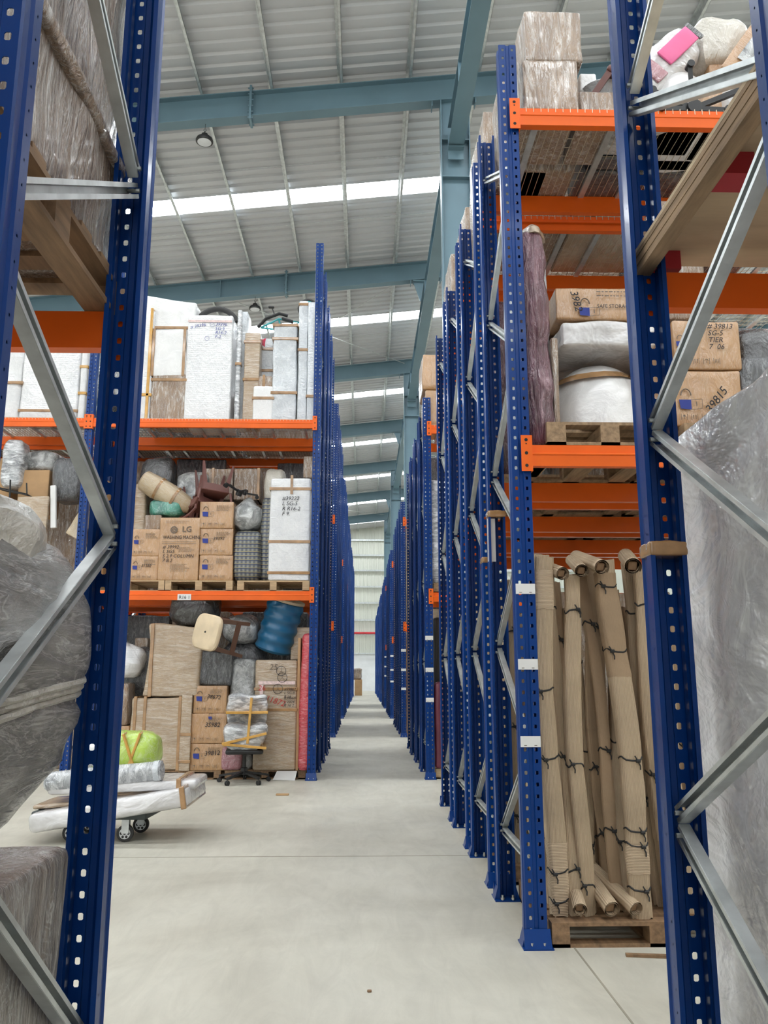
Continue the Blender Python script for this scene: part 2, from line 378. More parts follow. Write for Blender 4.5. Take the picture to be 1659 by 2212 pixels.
# end wall
m = MB()
poly = []
x = -26.0
while x < 22: poly += [(x, 0), (x+.17, 0), (x+.20, .04), (x+.30, .04)]; x += .333
vs = []; fs = []
for px, dy in poly: vs += [(px, 74-dy, 3.25), (px, 74-dy, ZR(px)+.1)]
for i in range(len(poly)-1): fs.append((2*i, 2*i+2, 2*i+3, 2*i+1))
m.add(vs, fs)
struct(m.build('wall_back', 'wall_sheet'))
struct(MB().box(-26, 22, 73.75, 74.1, 0, 3.25).build('wall_back_base', 'plaster'))
g = MB()
for z in (4.93, 6.21, 7.75, 9.22, 10.7, 12.1, 13.5): g.box(-26, 22, 73.75, 73.9, z-.07, z+.07)
struct(g.build('trim_2', 'galv'))['label'] = 'horizontal girts on the far wall'
struct(MB().tube([(-26, 73.6, 5.05), (22, 73.6, 5.05)], .1, 10).build('trim_3', 'redpipe'))['label'] = 'red pipe along the far wall'
struct(MB().box(-26, 22, 73.6, 73.95, 3.2, 3.3).build('trim_4', 'galv'))['label'] = 'ledge on top of the white wall base'
struct(MB().box(-26.3, -26, -24, 76, 0, 12).build('wall_left', 'wall_sheet'))
struct(MB().box(22, 22.3, -24, 76, 0, 17.5).build('wall_right', 'wall_sheet'))

# rafters, columns, purlins, eave beam
def ibeam(mb, a, b, depth, fl, t=.02, side=Vector((0, 1, 0))):
    """I section from a to b (points on the bottom face centre); flanges spread along side"""
    u = Vector((0, 0, 1)); a = Vector(a); b = Vector(b)
    mb.obar(a+u*t/2, b+u*t/2, fl, t, side); mb.obar(a+u*(depth-t/2), b+u*(depth-t/2), fl, t, side)
    mb.obar(a+u*depth/2, b+u*depth/2, t*.7, depth-2*t, side)
RB = lambda X: ZR(X)-.20-.62
for k in range(0, 7):
    Y = 16.05+8.4*k
    r = empty('roof_rafter', (0, Y, 0), 'teal painted steel roof rafter, %s from the camera' % ['nearest', 'second', 'third', 'fourth', 'fifth', 'sixth', 'farthest one'][k], 'rafter', 'teal roof rafters')
    m = MB(); ibeam(m, (-26, 0, RB(-26)), (22, 0, RB(22)), .62, .28)
    m.build('beam', 'teal', r)
    s = MB()
    for X in (-12, -4.65, 3.2, 10): s.box(X-.012, X+.012, -.14, .14, RB(X), RB(X)+.62)
    s.build('stiffener', 'teal', r)
    s = MB()
    for X in (-2.55,): 
        s.box(X-.025, X+.025, -.17, .17, RB(X)-.09, RB(X)+.74)
        for q in range(6):
            for sg in (-1, 1): s.tube([(X-.06, sg*.13, RB(X)-.04+q*.145), (X+.06, sg*.13, RB(X)-.04+q*.145)], .018, 6)
    s.build('splice_plate', 'teal', r)
    s = MB(); X = 1.5
    s.box(1.45, 1.47, -.12, .12, RB(1.45)-.12, RB(1.45)); s.box(2.42, 2.44, -.12, .12, RB(2.4)-.12, RB(2.4))
    s.build('seat_cleat', 'teal', r)
    struct(r)
CX = 1.96
ORD = ['first', 'second', 'third', 'fourth', 'fifth', 'sixth', 'seventh', 'eighth', 'ninth', 'tenth', 'eleventh', 'twelfth', 'thirteenth', 'fourteenth', 'fifteenth', 'sixteenth', 'seventeenth', 'eighteenth', 'nineteenth', 'twentieth', 'twenty-first', 'twenty-second', 'twenty-third', 'twenty-fourth', 'twenty-fifth', 'twenty-sixth']
for k in (0, 2, 4, 6):
    Y = 16.05+8.4*k
    r = empty('steel_column', (CX, Y, 0), 'teal steel column standing among the racks, %s' % {0: 'nearest of the four', 2: 'second from the camera', 4: 'third from the camera', 6: 'farthest, at the end wall'}[k], 'column', 'teal steel columns')
    m = MB(); H = RB(CX)-.01
    for sg in (-1, 1): m.box(sg*.31-.012, sg*.31+.012, -.14, .14, 0, H)
    m.box(-.30, .30, -.008, .008, 0, H); m.build('shaft', 'teal', r)
    s = MB()
    for z in (H-1.0, H-1.9, 6.5): s.box(-.30, .30, -.135, .135, z-.012, z+.012)
    s.build('stiffener', 'teal', r)
    s = MB(); s.box(-.17, .17, -.3, -.14, 12.72, 12.74); s.box(-.17, .17, -.16, -.14, 12.5, 13.1)
    s.build('seat_bracket', 'teal', r)
    MB().box(-.42, .42, -.2, .2, 0, .02).build('base_plate', 'teal', r)
    struct(r)
for k, (ya, yb) in enumerate([(2, 15.88), (16.22, 32.6), (33.1, 49.4), (49.9, 66.2)]):
    r = MB(); zb = 12.78
    ibeam(r, (CX, ya, zb), (CX, yb, zb), .5, .34, side=Vector((1, 0, 0)))
    for y in [ya+1.5+i*2.6 for i in range(int((yb-ya-1)/2.6)+1)]:
        if y < yb: r.box(CX-.17, CX+.17, y-.006, y+.006, zb+.02, zb+.48)
    o = r.build('eave_beam', 'teal'); tag(o, 'teal longitudinal beam along the columns, %s' % ['overhead nearest', 'second span', 'third span', 'farthest span'][k], 'beam', 'teal longitudinal beams'); struct(o)
for k in (1, 3, 5):
    Y = 16.05+8.4*k; r = MB(); X = CX-.3
    r.prism([(X-.12, RB(X)-.01), (X+.62, RB(X)), (X+.55, 12.95+.35), (X+.1, 12.95+.35)], Y-.02, Y+.02, 'y')
    r.box(X-.12, X+.62, Y-.14, Y+.14, RB(X)-.05, RB(X)-.02)
    o = r.build('gusset_bracket', 'teal'); tag(o, 'teal hanging bracket under the %s rafter' % {1: 'second', 3: 'fourth', 5: 'sixth'}[k], 'bracket', 'teal rafter brackets'); struct(o)
for i in range(-14, 12):
    X = -.584+1.535*i; r = MB(); z = ZR(X); y0, y1 = 4, 74
    r.box(X-.004, X+.004, y0, y1, z-.20, z-.01); r.box(X, X+.065, y0, y1, z-.20, z-.192); r.box(X-.065, X, y0, y1, z-.012, z-.004)
    r.box(X+.06, X+.065, y0, y1, z-.20, z-.18)
    for kk in range(1, 7):
        Y = 16.05+8.4*kk; r.box(X-.012, X+.012, Y-1.0, Y+1.0, z-.19, z-.02)
    o = r.build('purlin', 'galv'); tag(o, 'galvanised roof purlin running the length of the hall, %s from the left' % ORD[i+14], 'purlin', 'galvanised roof purlins'); struct(o)
sr = MB()
for k in range(-1, 7):
    for dy in (2.8, 5.6):
        Y = 16.05+8.4*k+dy; sr.tube([(-26, Y, ZR(-26)-.1), (22, Y, ZR(22)-.1)], .008, 5)
struct(sr.build('trim_5', 'galv'))['label'] = 'thin sag rods tying the purlins'
for n_, k in enumerate((1, 5)):
    Y = 16.05+8.4*k; za = lambda X: ZR(X)-.4
    for a, b, wd in (((-5.2, Y+.1), (CX-.3, Y+8.2), 'rising away to the right'), ((-5.2, Y+8.2), (CX-.3, Y+.1), 'rising away to the left')):
        o = MB().tube([(a[0], a[1], za(a[0])), (b[0], b[1], za(b[0]))], .016, 6).build('bracing_rod', 'galv')
        tag(o, 'thin steel bracing rod in the %s roof bay, %s' % ('second' if n_ == 0 else 'far', wd), 'rod', 'roof bracing rods'); struct(o)

def highbay(loc, lab):
    r = empty('high_bay_lamp', loc, lab, 'lamp', 'high bay lamps')
    MB().lathe([(.03, .20), (.07, .19), (.09, .11), (.17, .08), (.19, .03), (.185, 0), (.17, -.005)][::-1], 28).build('housing', 'black', r, True)
    MB().lathe([(.15, -.012), (.15, 0)], 28).build('lens', 'lens', r, True)
    rr = MB(); rr.tube([(0, 0, .19), (0, 0, .26)], .012, 6); rr.tube([(.03*math.cos(a), 0, .29+.03*math.sin(a)) for a in [i*PI/4 for i in range(8)]], .006, 5, closed=True)
    top = ZR(loc[0])-.82-loc[2]
    rr.tube([(0, 0, .32), (0, .02, top)], .005, 5); rr.build('hook', 'black', r)
p = P(442, 298, 16.05); highbay((p.x, p.y, p.z-.1), 'round black high bay lamp under the nearest rafter')
p = P(551, 662, 24.45); highbay((p.x, p.y, p.z-.1), 'round black high bay lamp under the second rafter, smaller in view')

# ================================================================== RACKS
def post_mesh(H, pitch=.065, cols=True, fancy=True):
    """cold formed upright: front face (at y=0) with two rows of slots, flanges going back to y=.1"""
    A, B = 'A', 'B'
    prof = [(-.046, .100), (-.062, .100), (-.062, .080), (-.062, .074), (-.062, .058), (-.055, .050), (-.055, .018), (-.062, .008), (-.058, 0), (-.041, 0), (-.024, 0), (-.014, 0), (-.009, .007),
            (.009, .007), (.014, 0), (.024, 0), (.041, 0), (.058, 0), (.062, .008), (.055, .018), (.055, .050), (.062, .058), (.062, .074), (.062, .080), (.062, .100), (.046, .100)]
    flags = {2: B, 9: A, 15: A, 22: B}
    t = .0025; n = len(prof); inner = []
    for i, p in enumerate(prof):
        a = Vector(prof[max(0, i-1)]); b = Vector(prof[min(n-1, i+1)]); d = (b-a).normalized()
        nn = Vector((-d.y, d.x)); inner.append((p[0]+nn.x*t, p[1]+nn.y*t))
    # make sure inner lies inside
    rows = int(H/pitch); mb = MB()
    zs = [(0, .0)]
    hh = .022
    def quad(i, z0, z1):
        for pr in (prof, inner):
            mb.add([(*pr[i], z0), (*pr[i+1], z0), (*pr[i+1], z1), (*pr[i], z1)], [(0, 1, 2, 3)])
    for k in range(rows):
        z0 = k*pitch; z1 = z0+pitch; za = z0+.015; zb = za+hh; zc = za+.008
        for i in range(n-1):
            fl = flags.get(i) if cols else None
            if fl is None: quad(i, z0, z1)
            elif fl == 'B':
                quad(i, z0, za); quad(i, zc, z1)
            else:
                quad(i, z0, za); quad(i, zb, z1)
                c = .004
                for pr in (prof, inner):
                    (xa, ya), (xb, yb) = pr[i], pr[i+1]
                    P_ = lambda s_, z: (xa+(xb-xa)*s_, ya+(yb-ya)*s_, z)
                    s1 = .22; o8 = [P_(s1, za), P_(1-s1, za), P_(1, za+c), P_(1, zb-c), P_(1-s1, zb), P_(s1, zb), P_(0, zb-c), P_(0, za+c)]
                    mb.add([P_(0, za), P_(s1, za), P_(0, za+c)], [(0, 1, 2)]); mb.add([P_(1, za), P_(1, za+c), P_(1-s1, za)], [(0, 1, 2)])
                    mb.add([P_(1, zb), P_(1-s1, zb), P_(1, zb-c)], [(0, 1, 2)]); mb.add([P_(0, zb), P_(0, zb-c), P_(s1, zb)], [(0, 1, 2)])
                    if pr is prof: o1 = o8
                mb.add(o1+o8, [(q, (q+1) % 8, 8+(q+1) % 8, 8+q) for q in range(8)])
    H2 = rows*pitch
    for i in (0, n-1):
        mb.add([(*prof[i], 0), (*prof[i], H2), (*inner[i], H2), (*inner[i], 0)], [(0, 1, 2, 3)])
    for i in range(n-1):
        mb.add([(*prof[i], H2), (*prof[i+1], H2), (*inner[i+1], H2), (*inner[i], H2)], [(0, 1, 2, 3)])
    me = bpy.data.meshes.new('upright_post'); me.from_pydata(mb.v, [], mb.f); me.materials.append(M['blue']); me.update()
    bm = bmesh.new(); bm.from_mesh(me); bmesh.ops.remove_doubles(bm, verts=bm.verts, dist=1e-5); bm.to_mesh(me); bm.free()
    return me
PM = {}
def get_post(H):
    if H not in PM: PM[H] = post_mesh(H)
    return PM[H]
_f = MB(); _f.box(-.085, .085, -.045, .135, 0, .008)
for sg in (-1, 1):
    _f.prism([(sg*.063, .008), (sg*.085, .008), (sg*.063, .085)], -.002, .10, 'y')
_f.prism([(-.04, .008), (-.003, .008), (-.003, .10)], -.075, .075, 'x')
_o = _f.build('base_plate', 'blue'); FOOT = _o.data; bpy.data.objects.remove(_o)
_f = MB()
for sx in (-.035, .035):
    _f.tube([(sx, -.012, .055), (sx, -.002, .055)], .011, 6)
    _f.tube([(sx+.0, -.028, .008), (sx, -.028, .035)], .008, 6)
    _f.tube([(sx, .118, .008), (sx, .118, .04)], .008, 6); _f.tube([(sx, .118, .012), (sx, .118, .024)], .014, 6)
_o = _f.build('anchor_bolt', 'zinc'); BOLT = _o.data; bpy.data.objects.remove(_o)
def link(name, me, parent, loc=(0, 0, 0), rot=(0, 0, 0)):
    o = bpy.data.objects.new(name, me); COL.objects.link(o); o.parent = parent; o.location = loc; o.rotation_euler = rot
    return o
def channel(mb, a, b, w=.048, d=.032, t=.0025, face=-1):
    """C channel in the YZ plane from a to b, its lips turned towards face*X"""
    a = Vector(a); b = Vector(b); dr = (b-a).normalized(); n = Vector((0, -dr.z, dr.y)); X = Vector((1, 0, 0))*face
    mb.obar(a-X*d/2, b-X*d/2, t, w, X)
    for sg in (-1, 1):
        o_ = n*sg*(w/2); mb.obar(a+o_, b+o_, d, t, X)
        mb.obar(a+o_*.72+X*d/2, b+o_*.72+X*d/2, t, w*.28, X)
    for p, q in ((a, dr), (b, -dr)):
        mb.tube([p+q*.02-X*.03, p+q*.02+X*.03], .008, 6)
ORD = ['first', 'second', 'third', 'fourth', 'fifth', 'sixth', 'seventh', 'eighth', 'ninth', 'tenth', 'eleventh', 'twelfth', 'thirteenth', 'fourteenth', 'fifteenth', 'sixteenth', 'seventeenth', 'eighteenth', 'nineteenth', 'twentieth',
       'twenty-first', 'twenty-second', 'twenty-third', 'twenty-fourth', 'twenty-fifth', 'twenty-sixth', 'twenty-seventh', 'twenty-eighth', 'twenty-ninth', 'thirtieth', 'thirty-first', 'thirty-second', 'thirty-third', 'thirty-fourth']
BR = {}
def frame(parent, X, y0, H, D=1.07, zf=1.07, zr=.44, top=None, face=-1):
    """one upright frame inside a rack: front and rear post, zigzag braces"""
    me = get_post(H)
    for y, rz in ((y0, 0), (y0+D, PI)):
        p = link('upright_post', me, parent, (X, y, 0), (0, 0, rz))
        f = link('base_plate', FOOT, p); f2 = link('anchor_bolt', BOLT, p)
    ya = .05; yb = D-.05
    segs = [((ya, zr), (yb, zr))]; z = zr; zz = zf
    while True:
        if zz > H-.2: break
        segs.append(((yb, z+.03), (ya, zz-.03)))
        z2 = z+1.25
        if z2 > H-.1: break
        segs.append(((ya, zz+.03), (yb, z2-.03)))
        z = z2; zz += 1.25
    for (a, za), (b, zb) in segs:
        key = (a, round(zb-za, 3), b, face)
        if key not in BR:
            mb = MB(); channel(mb, (0, a, 0), (0, b, zb-za), face=face); o_ = mb.build('brace', 'galv'); BR[key] = o_.data; bpy.data.objects.remove(o_)
        link('brace', BR[key], parent, (X, y0, za))
BM = {}
def beam(parent, xa, xb, y, z, facing=-1, L=None):
    """box beam between posts, top at z, front face towards facing*Y; connector plates at both ends"""
    L = xb-xa
    key = (round(L, 3), facing)
    if key not in BM:
        s = facing; mb = MB()
        prof = [(0, 0), (.022*-s*-1*0, 0)]
        mb.prism([(s*.052, -.055), (s*.052, -.140), (0, -.140), (0, 0), (s*.034, 0), (s*.034, -.050)][::1], 0, L, 'x')
        mb.prism([(s*.053, -.056), (s*.058, -.060), (s*.058, -.066), (s*.053, -.070)], 0, L, 'x')
        o1 = mb.build('beam', 'orange'); d1 = o1.data; bpy.data.objects.remove(o1)
        c = MB(); c.m = 0
        c.box(-.068, -.004, s*.058, s*.064, -.175, .055); c.box(-.004, .002, s*.064, s*.01, -.175, .055)
        c.m = 1
        for zz in (-.14, -.06, -.0, .025):
            rr = .011 if zz != -.0 else .005
            c.tube([(-.036, s*.0645, zz), (-.036, s*.0652, zz)], rr, 8)
        o1 = c.build('connector', ['orange', 'hole']); d2 = o1.data; bpy.data.objects.remove(o1)
        BM[key] = (d1, d2)
    d1, d2 = BM[key]
    b = link('beam', d1, parent, (xa, y, z))
    link('connector', d2, b, (0, 0, 0))
    e = link('connector', d2, b, (L, 0, 0)); e.scale = (-1, 1, 1)
    return b
DK = {}
def deck(parent, xa, xb, y0, y1, z):
    L = xb-xa; D = y1-y0; key = (round(L, 3), round(D, 3))
    if key not in DK:
        m = MB(); n = int(L/.05)
        for i in range(n+1):
            x = i*L/n; m.box(x-.002, x+.002, -.035, D+.02, 0, .004); m.box(x-.002, x+.002, -.037, -.033, -.035, .004)
        k = int(D/.1)
        for i in range(k+1):
            y = i*D/k; m.box(0, L, y-.002, y+.002, .004, .008)
        o1 = m.build('wire_deck', 'wire'); a = o1.data; bpy.data.objects.remove(o1)
        m = MB(); q = 8
        for i in range(q):
            x = (i+.5)*L/q+(.06 if i % 2 else -.06); m.box(x-.022, x+.022, .0, D, -.022, -.002)
        o1 = m.build('deck_support', 'galv'); b = o1.data; bpy.data.objects.remove(o1)
        DK[key] = (a, b)
    a, b = DK[key]
    o1 = link('wire_deck', a, parent, (xa, y0, z+.003)); link('deck_support', b, o1)
    return o1
OFF = [0, 1.33, 2.65, 3.99]; D = 1.07
XL, XRt = -.745, .975; BAY = 3.52
LB = [12.2, 20.25, 28.5, 36.7, 44.9, 53.1]
RBk = [4.9, 12.27, 20.25, 28.5, 36.7, 44.9, 53.1, 61.3]
HL, HR = 8.45, 5.785
RACKS = {}
nn_ = 0
for b, y0 in enumerate(LB):
    for k, of in enumerate(OFF):
        nn_ += 1
        r = empty('pallet_rack', (0, y0+of, 0), 'tall blue pallet rack left of the aisle, %s row from the camera' % ORD[nn_-1], 'rack', 'tall blue racks left of the aisle')
        RACKS['L', b, k] = r
        frame(r, XL, 0, HL, face=1)
        if b in (1, 2, 3) and k == 0:
            for z in (2.71, 5.38): beam(r, XL-BAY+.066, XL-.066, .035, z, -1)
        if b == 0 and k < 3:
            for q in (1, 2):
                frame(r, XL-BAY*q, 0, HL, face=1)
            for q in range(2):
                xa, xb = XL-BAY*(q+1)+.066, XL-BAY*q-.066
                for z in (2.71, 5.38):
                    beam(r, xa, xb, .035, z, -1); beam(r, xa, xb, D-.035, z, 1)
                deck(r, xa, xb, .035, D-.035, 5.385)
nn_ = 0
for b, y0 in enumerate(RBk):
    for k, of in enumerate(OFF):
        nn_ += 1
        r = empty('pallet_rack', (0, y0+of, 0), 'blue pallet rack right of the aisle, %s row from the camera' % ORD[nn_-1], 'rack', 'blue racks right of the aisle')
        RACKS['R', b, k] = r
        frame(r, XRt, 0, HR, face=-1)
        if b == 0 or (b in (1, 2, 3, 4) and k == 0):
            xa, xb = XRt+.066, XRt+BAY-.066
            if b == 0 and k < 2: frame(r, XRt+BAY, 0, HR)
            zz = (2.905, 5.29)
            if b: zz = (2.70, 5.33)
            for z in zz: beam(r, xa, xb, .035, z, -1); beam(r, xa, xb, D-.035, z, 1)
            deck(r, xa, xb, .035, D-.035, zz[1]+.005)
# foreground rack: one frame on each side of the camera
fgl = empty('pallet_rack', (0, 1.66, 0), 'blue pallet rack at the left edge, nearest the camera, beside the huge sack', 'rack')
fgr = empty('pallet_rack', (0, 1.66, 0), 'blue pallet rack at the right edge, nearest the camera, beside the white case', 'rack')
def fgframe(r, X, face, segs):
    me = get_post(HR)
    for y, rz in ((0, 0), (1.16, PI)):
        p = link('upright_post', me, r, (X, y, 0), (0, 0, rz)); link('base_plate', FOOT, p); link('anchor_bolt', BOLT, p)
    for (a, za), (b, zb) in segs:
        mb = MB(); channel(mb, (0, a, 0), (0, b, zb-za), .052, .036, .003, face=face); mb.build('brace', 'galv', r, loc=(X, 0, za))
N0, N1 = .06, 1.10
fgframe(fgl, -.865, 1, [((N0, 3.9), (N1, 3.33)), ((N0, 2.60), (N1, 3.26)), ((N0, 2.50), (N1, 1.98)), ((N0, 1.30), (N1, 1.94)), ((N0, 1.22), (N1, .42)), ((N0, .3), (N1, .3)), ((N0, 4.0), (N1, 4.6))])
fgframe(fgr, 1.035, -1, [((N0, 4.25), (N1, 3.72)), ((N0, 2.98), (N1, 3.64)), ((N0, 2.88), (N1, 2.37)), ((N0, 1.66), (N1, 2.32)), ((N0, 1.56), (N1, 1.05)), ((N0, .42), (N1, 1.0)), ((N0, .3), (N1, .3)), ((N0, 4.35), (N1, 5.0))])
for y, f in ((.035, -1), (1.125, 1)):
    beam(fgl, -.865-BAY+.066, -.865-.066, y, 2.79, f); beam(fgr, 1.035+.066, 1.035+BAY-.066, y, 2.97, f)
def wraptape(parent, X, y, z, h=.03, mat='tape', w=.134, d=.114, name='tape_band'):
    m = MB(); m.soft(w, d, h, .01, .004, 20, 3, 6); return m.build(name, mat, parent, True, loc=(X, y, z))
# labels and tapes on posts
def sticker(parent, X, z, w=.118, h=.062, y=-.002):
    m = MB(); m.m = 0; m.box(-w/2, w/2, -.0012, 0, -h/2, h/2); m.m = 1
    for sx in (-.03, .03): m.box(sx-.008, sx+.008, -.0016, -.001, -h*.38, -h*.32)
    return m.build('label_sticker', ['label', 'greyink'], parent, loc=(X, y, z))
for py in (1272, 1435, 1602):
    sticker(RACKS['R', 0, 0], XRt, P(1140, py, 4.9).z)
for py in (1378, 1447, 1512):
    sticker(RACKS['R', 1, 0], XRt, P(925, py, 12.27).z)
for py in (1405, 1447, 1488):
    sticker(RACKS['R', 2, 0], XRt, P(866, py, 20.25).z)
for py in (1417, 1447, 1472):
    sticker(RACKS['R', 3, 0], XRt, P(842, py, 28.5).z)
for py in (1419, 1440, 1460):
    sticker(RACKS['R', 4, 0], XRt, P(828, py, 36.7).z)
wraptape(RACKS['R', 0, 0], XRt, 1.02, P(1058, 1120, 5.93).z, .05)
wraptape(RACKS['R', 0, 1], XRt, .05, P(985, 1218, 6.3).z, .045)
wraptape(fgr, 1.035, 1.11, P(1400, 1205, 2.78).z, .05)
MB().box(-.03, .03, -.002, 0, -.32, 0).build('paper_strip', 'paper', RACKS['R', 0, 0], loc=(XRt-.04, 1.0, P(1058, 1122, 5.93).z))
bl = RACKS['L', 0, 0]
p0 = P(382, 1296, 12.14); p1 = P(412, 1283, 12.14)
MB().box(0, p1.x-p0.x, -.003, 0, 0, p1.z-p0.z).build('shelf_label', 'label', bl, loc=(p0.x, -.024, p0.z))
text(bl, 'R16 1', .07, (p0.x+.02, -.0295, p0.z+.02), name='printed_text')

# ================================================================== PALLETS
def pallet(x, y, z, w, d, h, label, mat='wood', group=None, rz=0, ply=False, blocks=3, wide=.10):
    """x,y = centre, z = underside"""
    r = empty('wooden_pallet', (x, y, z), label, 'pallet', group, (0, 0, rz))
    t = .02
    m = MB(); n = 7
    if ply: m.box(-w/2, w/2, -d/2, d/2, h-t, h)
    else:
        for i in range(n):
            yy = -d/2+(d-.1)*i/(n-1); m.box(-w/2, w/2, yy, yy+.1, h-t, h)
    m.build('top_deck', 'ply' if ply else mat, r)
    m = MB()
    for i in range(blocks):
        xx = -w/2+(w-wide)*i/(blocks-1)
        m.box(xx, xx+wide, -d/2, d/2, h-2*t, h-t)
    m.build('stringer_board', mat, r)
    for i in range(blocks):
        for jj in range(3):
            xx = -w/2+(w-wide)*i/(blocks-1); yy = -d/2+(d-.12)*jj/2
            MB().box(xx, xx+wide, yy, yy+.12, t, h-2*t).build('block', mat, r)
    m = MB()
    for i in range(blocks):
        xx = -w/2+(w-wide)*i/(blocks-1); m.box(xx, xx+wide, -d/2, d/2, 0, t)
    for yy in (-d/2, d/2-.1): m.box(-w/2, w/2, yy, yy+.1, 0, t*.95)
    m.build('base_board', mat, r)
    return r

# ================================================================== GOODS
def fit(px, Y, zb=None):
    x0, y0, x1, y1 = px; ym = (y0+y1)/2; xm = (x0+x1)/2
    a = P(x0, ym, Y); b = P(x1, ym, Y); top = P(xm, y0, Y).z
    if zb is None: zb = P(xm, y1, Y).z
    return (a.x+b.x)/2, b.x-a.x, zb, top-zb
SEED = [0]
def band(parent, w, d, h, kind, f, bw, mat, off=.009):
    """parcel tape round the goods: h = round the waist, v = over front and top, s = over the sides"""
    m = MB(); o_ = off
    if kind == 'h': m.soft(w+2*o_, d+2*o_, bw, .006, 0, 1, 0, 3); return m.build('tape_band', mat, parent, loc=(0, 0, h*f))
    if kind == 'v': m.soft(bw, d+2*o_, h+o_, .006, 0, 1, 0, 3); return m.build('tape_band', mat, parent, loc=(w*(f-.5), 0, 0))
def item(name, label, cat, px, Y, d, zb, mat, r=.018, amp=.004, freq=3, tapes=(), tmat='tape', group=None, rz=0, rx=0, ry=0, n=10, fn=None, bw=.045, h=None, part='body'):
    SEED[0] += 1
    cx, w, z, hh = fit(px, Y, zb)
    if h: hh = h
    if (tapes or part != 'body'):
        root = empty(name, (cx, Y+d/2, z), label, cat, group, (rx, ry, rz))
        MB().soft(w, d, hh, r, amp, freq, SEED[0], n, fn).build(part, mat, root, True)
        for t in tapes: band(root, w, d, hh, t[0], t[1], bw, tmat, off=.006+amp)
    else:
        root = MB().soft(w, d, hh, r, amp, freq, SEED[0], n, fn).build(name, mat, None, True, loc=(cx, Y+d/2, z), rot=(rx, ry, rz))
        tag(root, label, cat, group)
    root['w'] = w; root['h'] = hh; root['d'] = d
    return root
def dims(r): return r['w'], r['d'], r['h']
def padlock(parent, x, z, s, y):
    """printed mark: a blue box corner with an open hasp"""
    m = MB(); m.m = 0
    m.add([(x, y, z), (x+.5*s, y, z-.05*s), (x+.5*s, y, z+.42*s), (x-.05*s, y, z+.42*s)], [(0, 1, 2, 3)])
    m.m = 1
    m.tube([(x+.05*s+.38*s*(1-math.cos(a))/2*1.2, y, z+.62*s+.3*s*math.sin(a)) for a in [PI*i/8 for i in range(9)]], .03*s, 5)
    for a, b in (((.5, -.05), (1.0, .02)), ((1.0, .02), (1.0, .45)), ((.5, .42), (1.0, .45))):
        m.obar((x+a[0]*s, y, z+a[1]*s), (x+b[0]*s, y, z+b[1]*s), .002, .018*s)
    m.box(x+.72*s, x+.76*s, y-.001, y, z+.12*s, z+.32*s)
    return m.build('printed_emblem', ['blueink', 'greyink'], parent)
def icons(parent, x, z, s, n, y):
    m = MB()
    for i in range(n):
        q = x+i*s*1.7
        for a, b in (((0, 0), (1, 0)), ((1, 0), (1, 1)), ((1, 1), (0, 1)), ((0, 1), (0, 0))): m.obar((q+a[0]*s, y, z+a[1]*s), (q+b[0]*s, y, z+b[1]*s), .002, s*.06)
        if i % 4 == 0: m.obar((q+.5*s, y, z+.15*s), (q+.5*s, y, z+.55*s), .002, s*.08); m.add([(q+.25*s, y, z+.55*s), (q+.75*s, y, z+.55*s), (q+.6*s, y, z+.85*s), (q+.4*s, y, z+.85*s)], [(0, 1, 2, 3)])
        elif i % 4 == 1:
            for k in (.3, .7): m.obar((q+k*s, y, z+.15*s), (q+k*s, y, z+.8*s), .002, s*.08); m.add([(q+(k-.12)*s, y, z+.6*s), (q+(k+.12)*s, y, z+.6*s), (q+k*s, y, z+.88*s)], [(0, 1, 2)])
        elif i % 4 == 2: m.tube([(q+.5*s+.3*s*math.cos(a), y, z+.5*s+.3*s*math.sin(a)) for a in [PI*k/6 for k in range(7)]], s*.05, 4); m.obar((q+.5*s, y, z+.15*s), (q+.5*s, y, z+.7*s), .002, s*.06)
        else:
            for k in (.25, .5, .75): m.obar((q+k*s, y, z+.2*s), (q+k*s, y, z+.8*s), .002, s*.07)
    return m.build('printed_icons', 'greyink', parent)
def lines(parent, x, z, w, n, dz, y, mat='greyink', seed=1):
    """rows of fine print too small to read"""
    rr = random.Random(seed); m = MB()
    for i in range(n):
        q = x
        while q < x+w*rr.uniform(.6, 1): l = rr.uniform(.01, .03); m.box(q, min(q+l, x+w), y-.001, y, z-i*dz-.003, z-i*dz+.003); q += l+.008
    return m.build('fine_print', mat, parent)

# ---------------------------------------------------------- left block, floor level
YF = 12.34
pallet(-2.62, YF+.5, 0, 1.12, 1.0, .125, 'worn brown pallet on the floor under the cartons and the wrapped sofa', 'wood3')
pallet(-1.42, YF+.5, 0, 1.16, 1.0, .125, 'worn brown pallet on the floor behind the office chair', 'wood3')
pallet(-3.6, YF+.5, 0, .7, 1.0, .125, 'worn brown pallet on the floor mostly hidden behind the loaded trolley', 'wood3')
Z0 = .125
s = item('wrapped_sofa', 'cardboard-wrapped sofa standing on end on the floor pallet, lower of the two', 'sofa', (280, 1507, 392, 1664), YF, .8, Z0, 'carton_pale', .04, .012, 2.5, [('v', .08), ('v', .27), ('v', .95)], 'tape', n=14)
item('wrapped_sofa', 'film-wrapped brown armchair with waisted sides on top of the cardboard-wrapped sofa', 'sofa', (312, 1350, 436, 1505), YF, .75, None, 'carton_pale', .05, .014, 2.5, [('v', .12)], 'tape', n=16,
     fn=lambda p: Vector((p.x+.05*(p.z/1.02-.5)+(.055*math.sin(min(1, p.z/1.02)*PI) if p.x < 0 else -.02*math.sin(min(1, p.z/1.02)*PI)), p.y, p.z-.07*p.x*(p.z/1.02))), bw=.05)
item('flat_carton', 'narrow upright carton between the wrapped sofa and the stack of padlock cartons', 'carton', (389, 1500, 412, 1668), YF-.05, .5, Z0, 'carton_pale', .01, .004, tapes=[('h', .45), ('h', .1)])
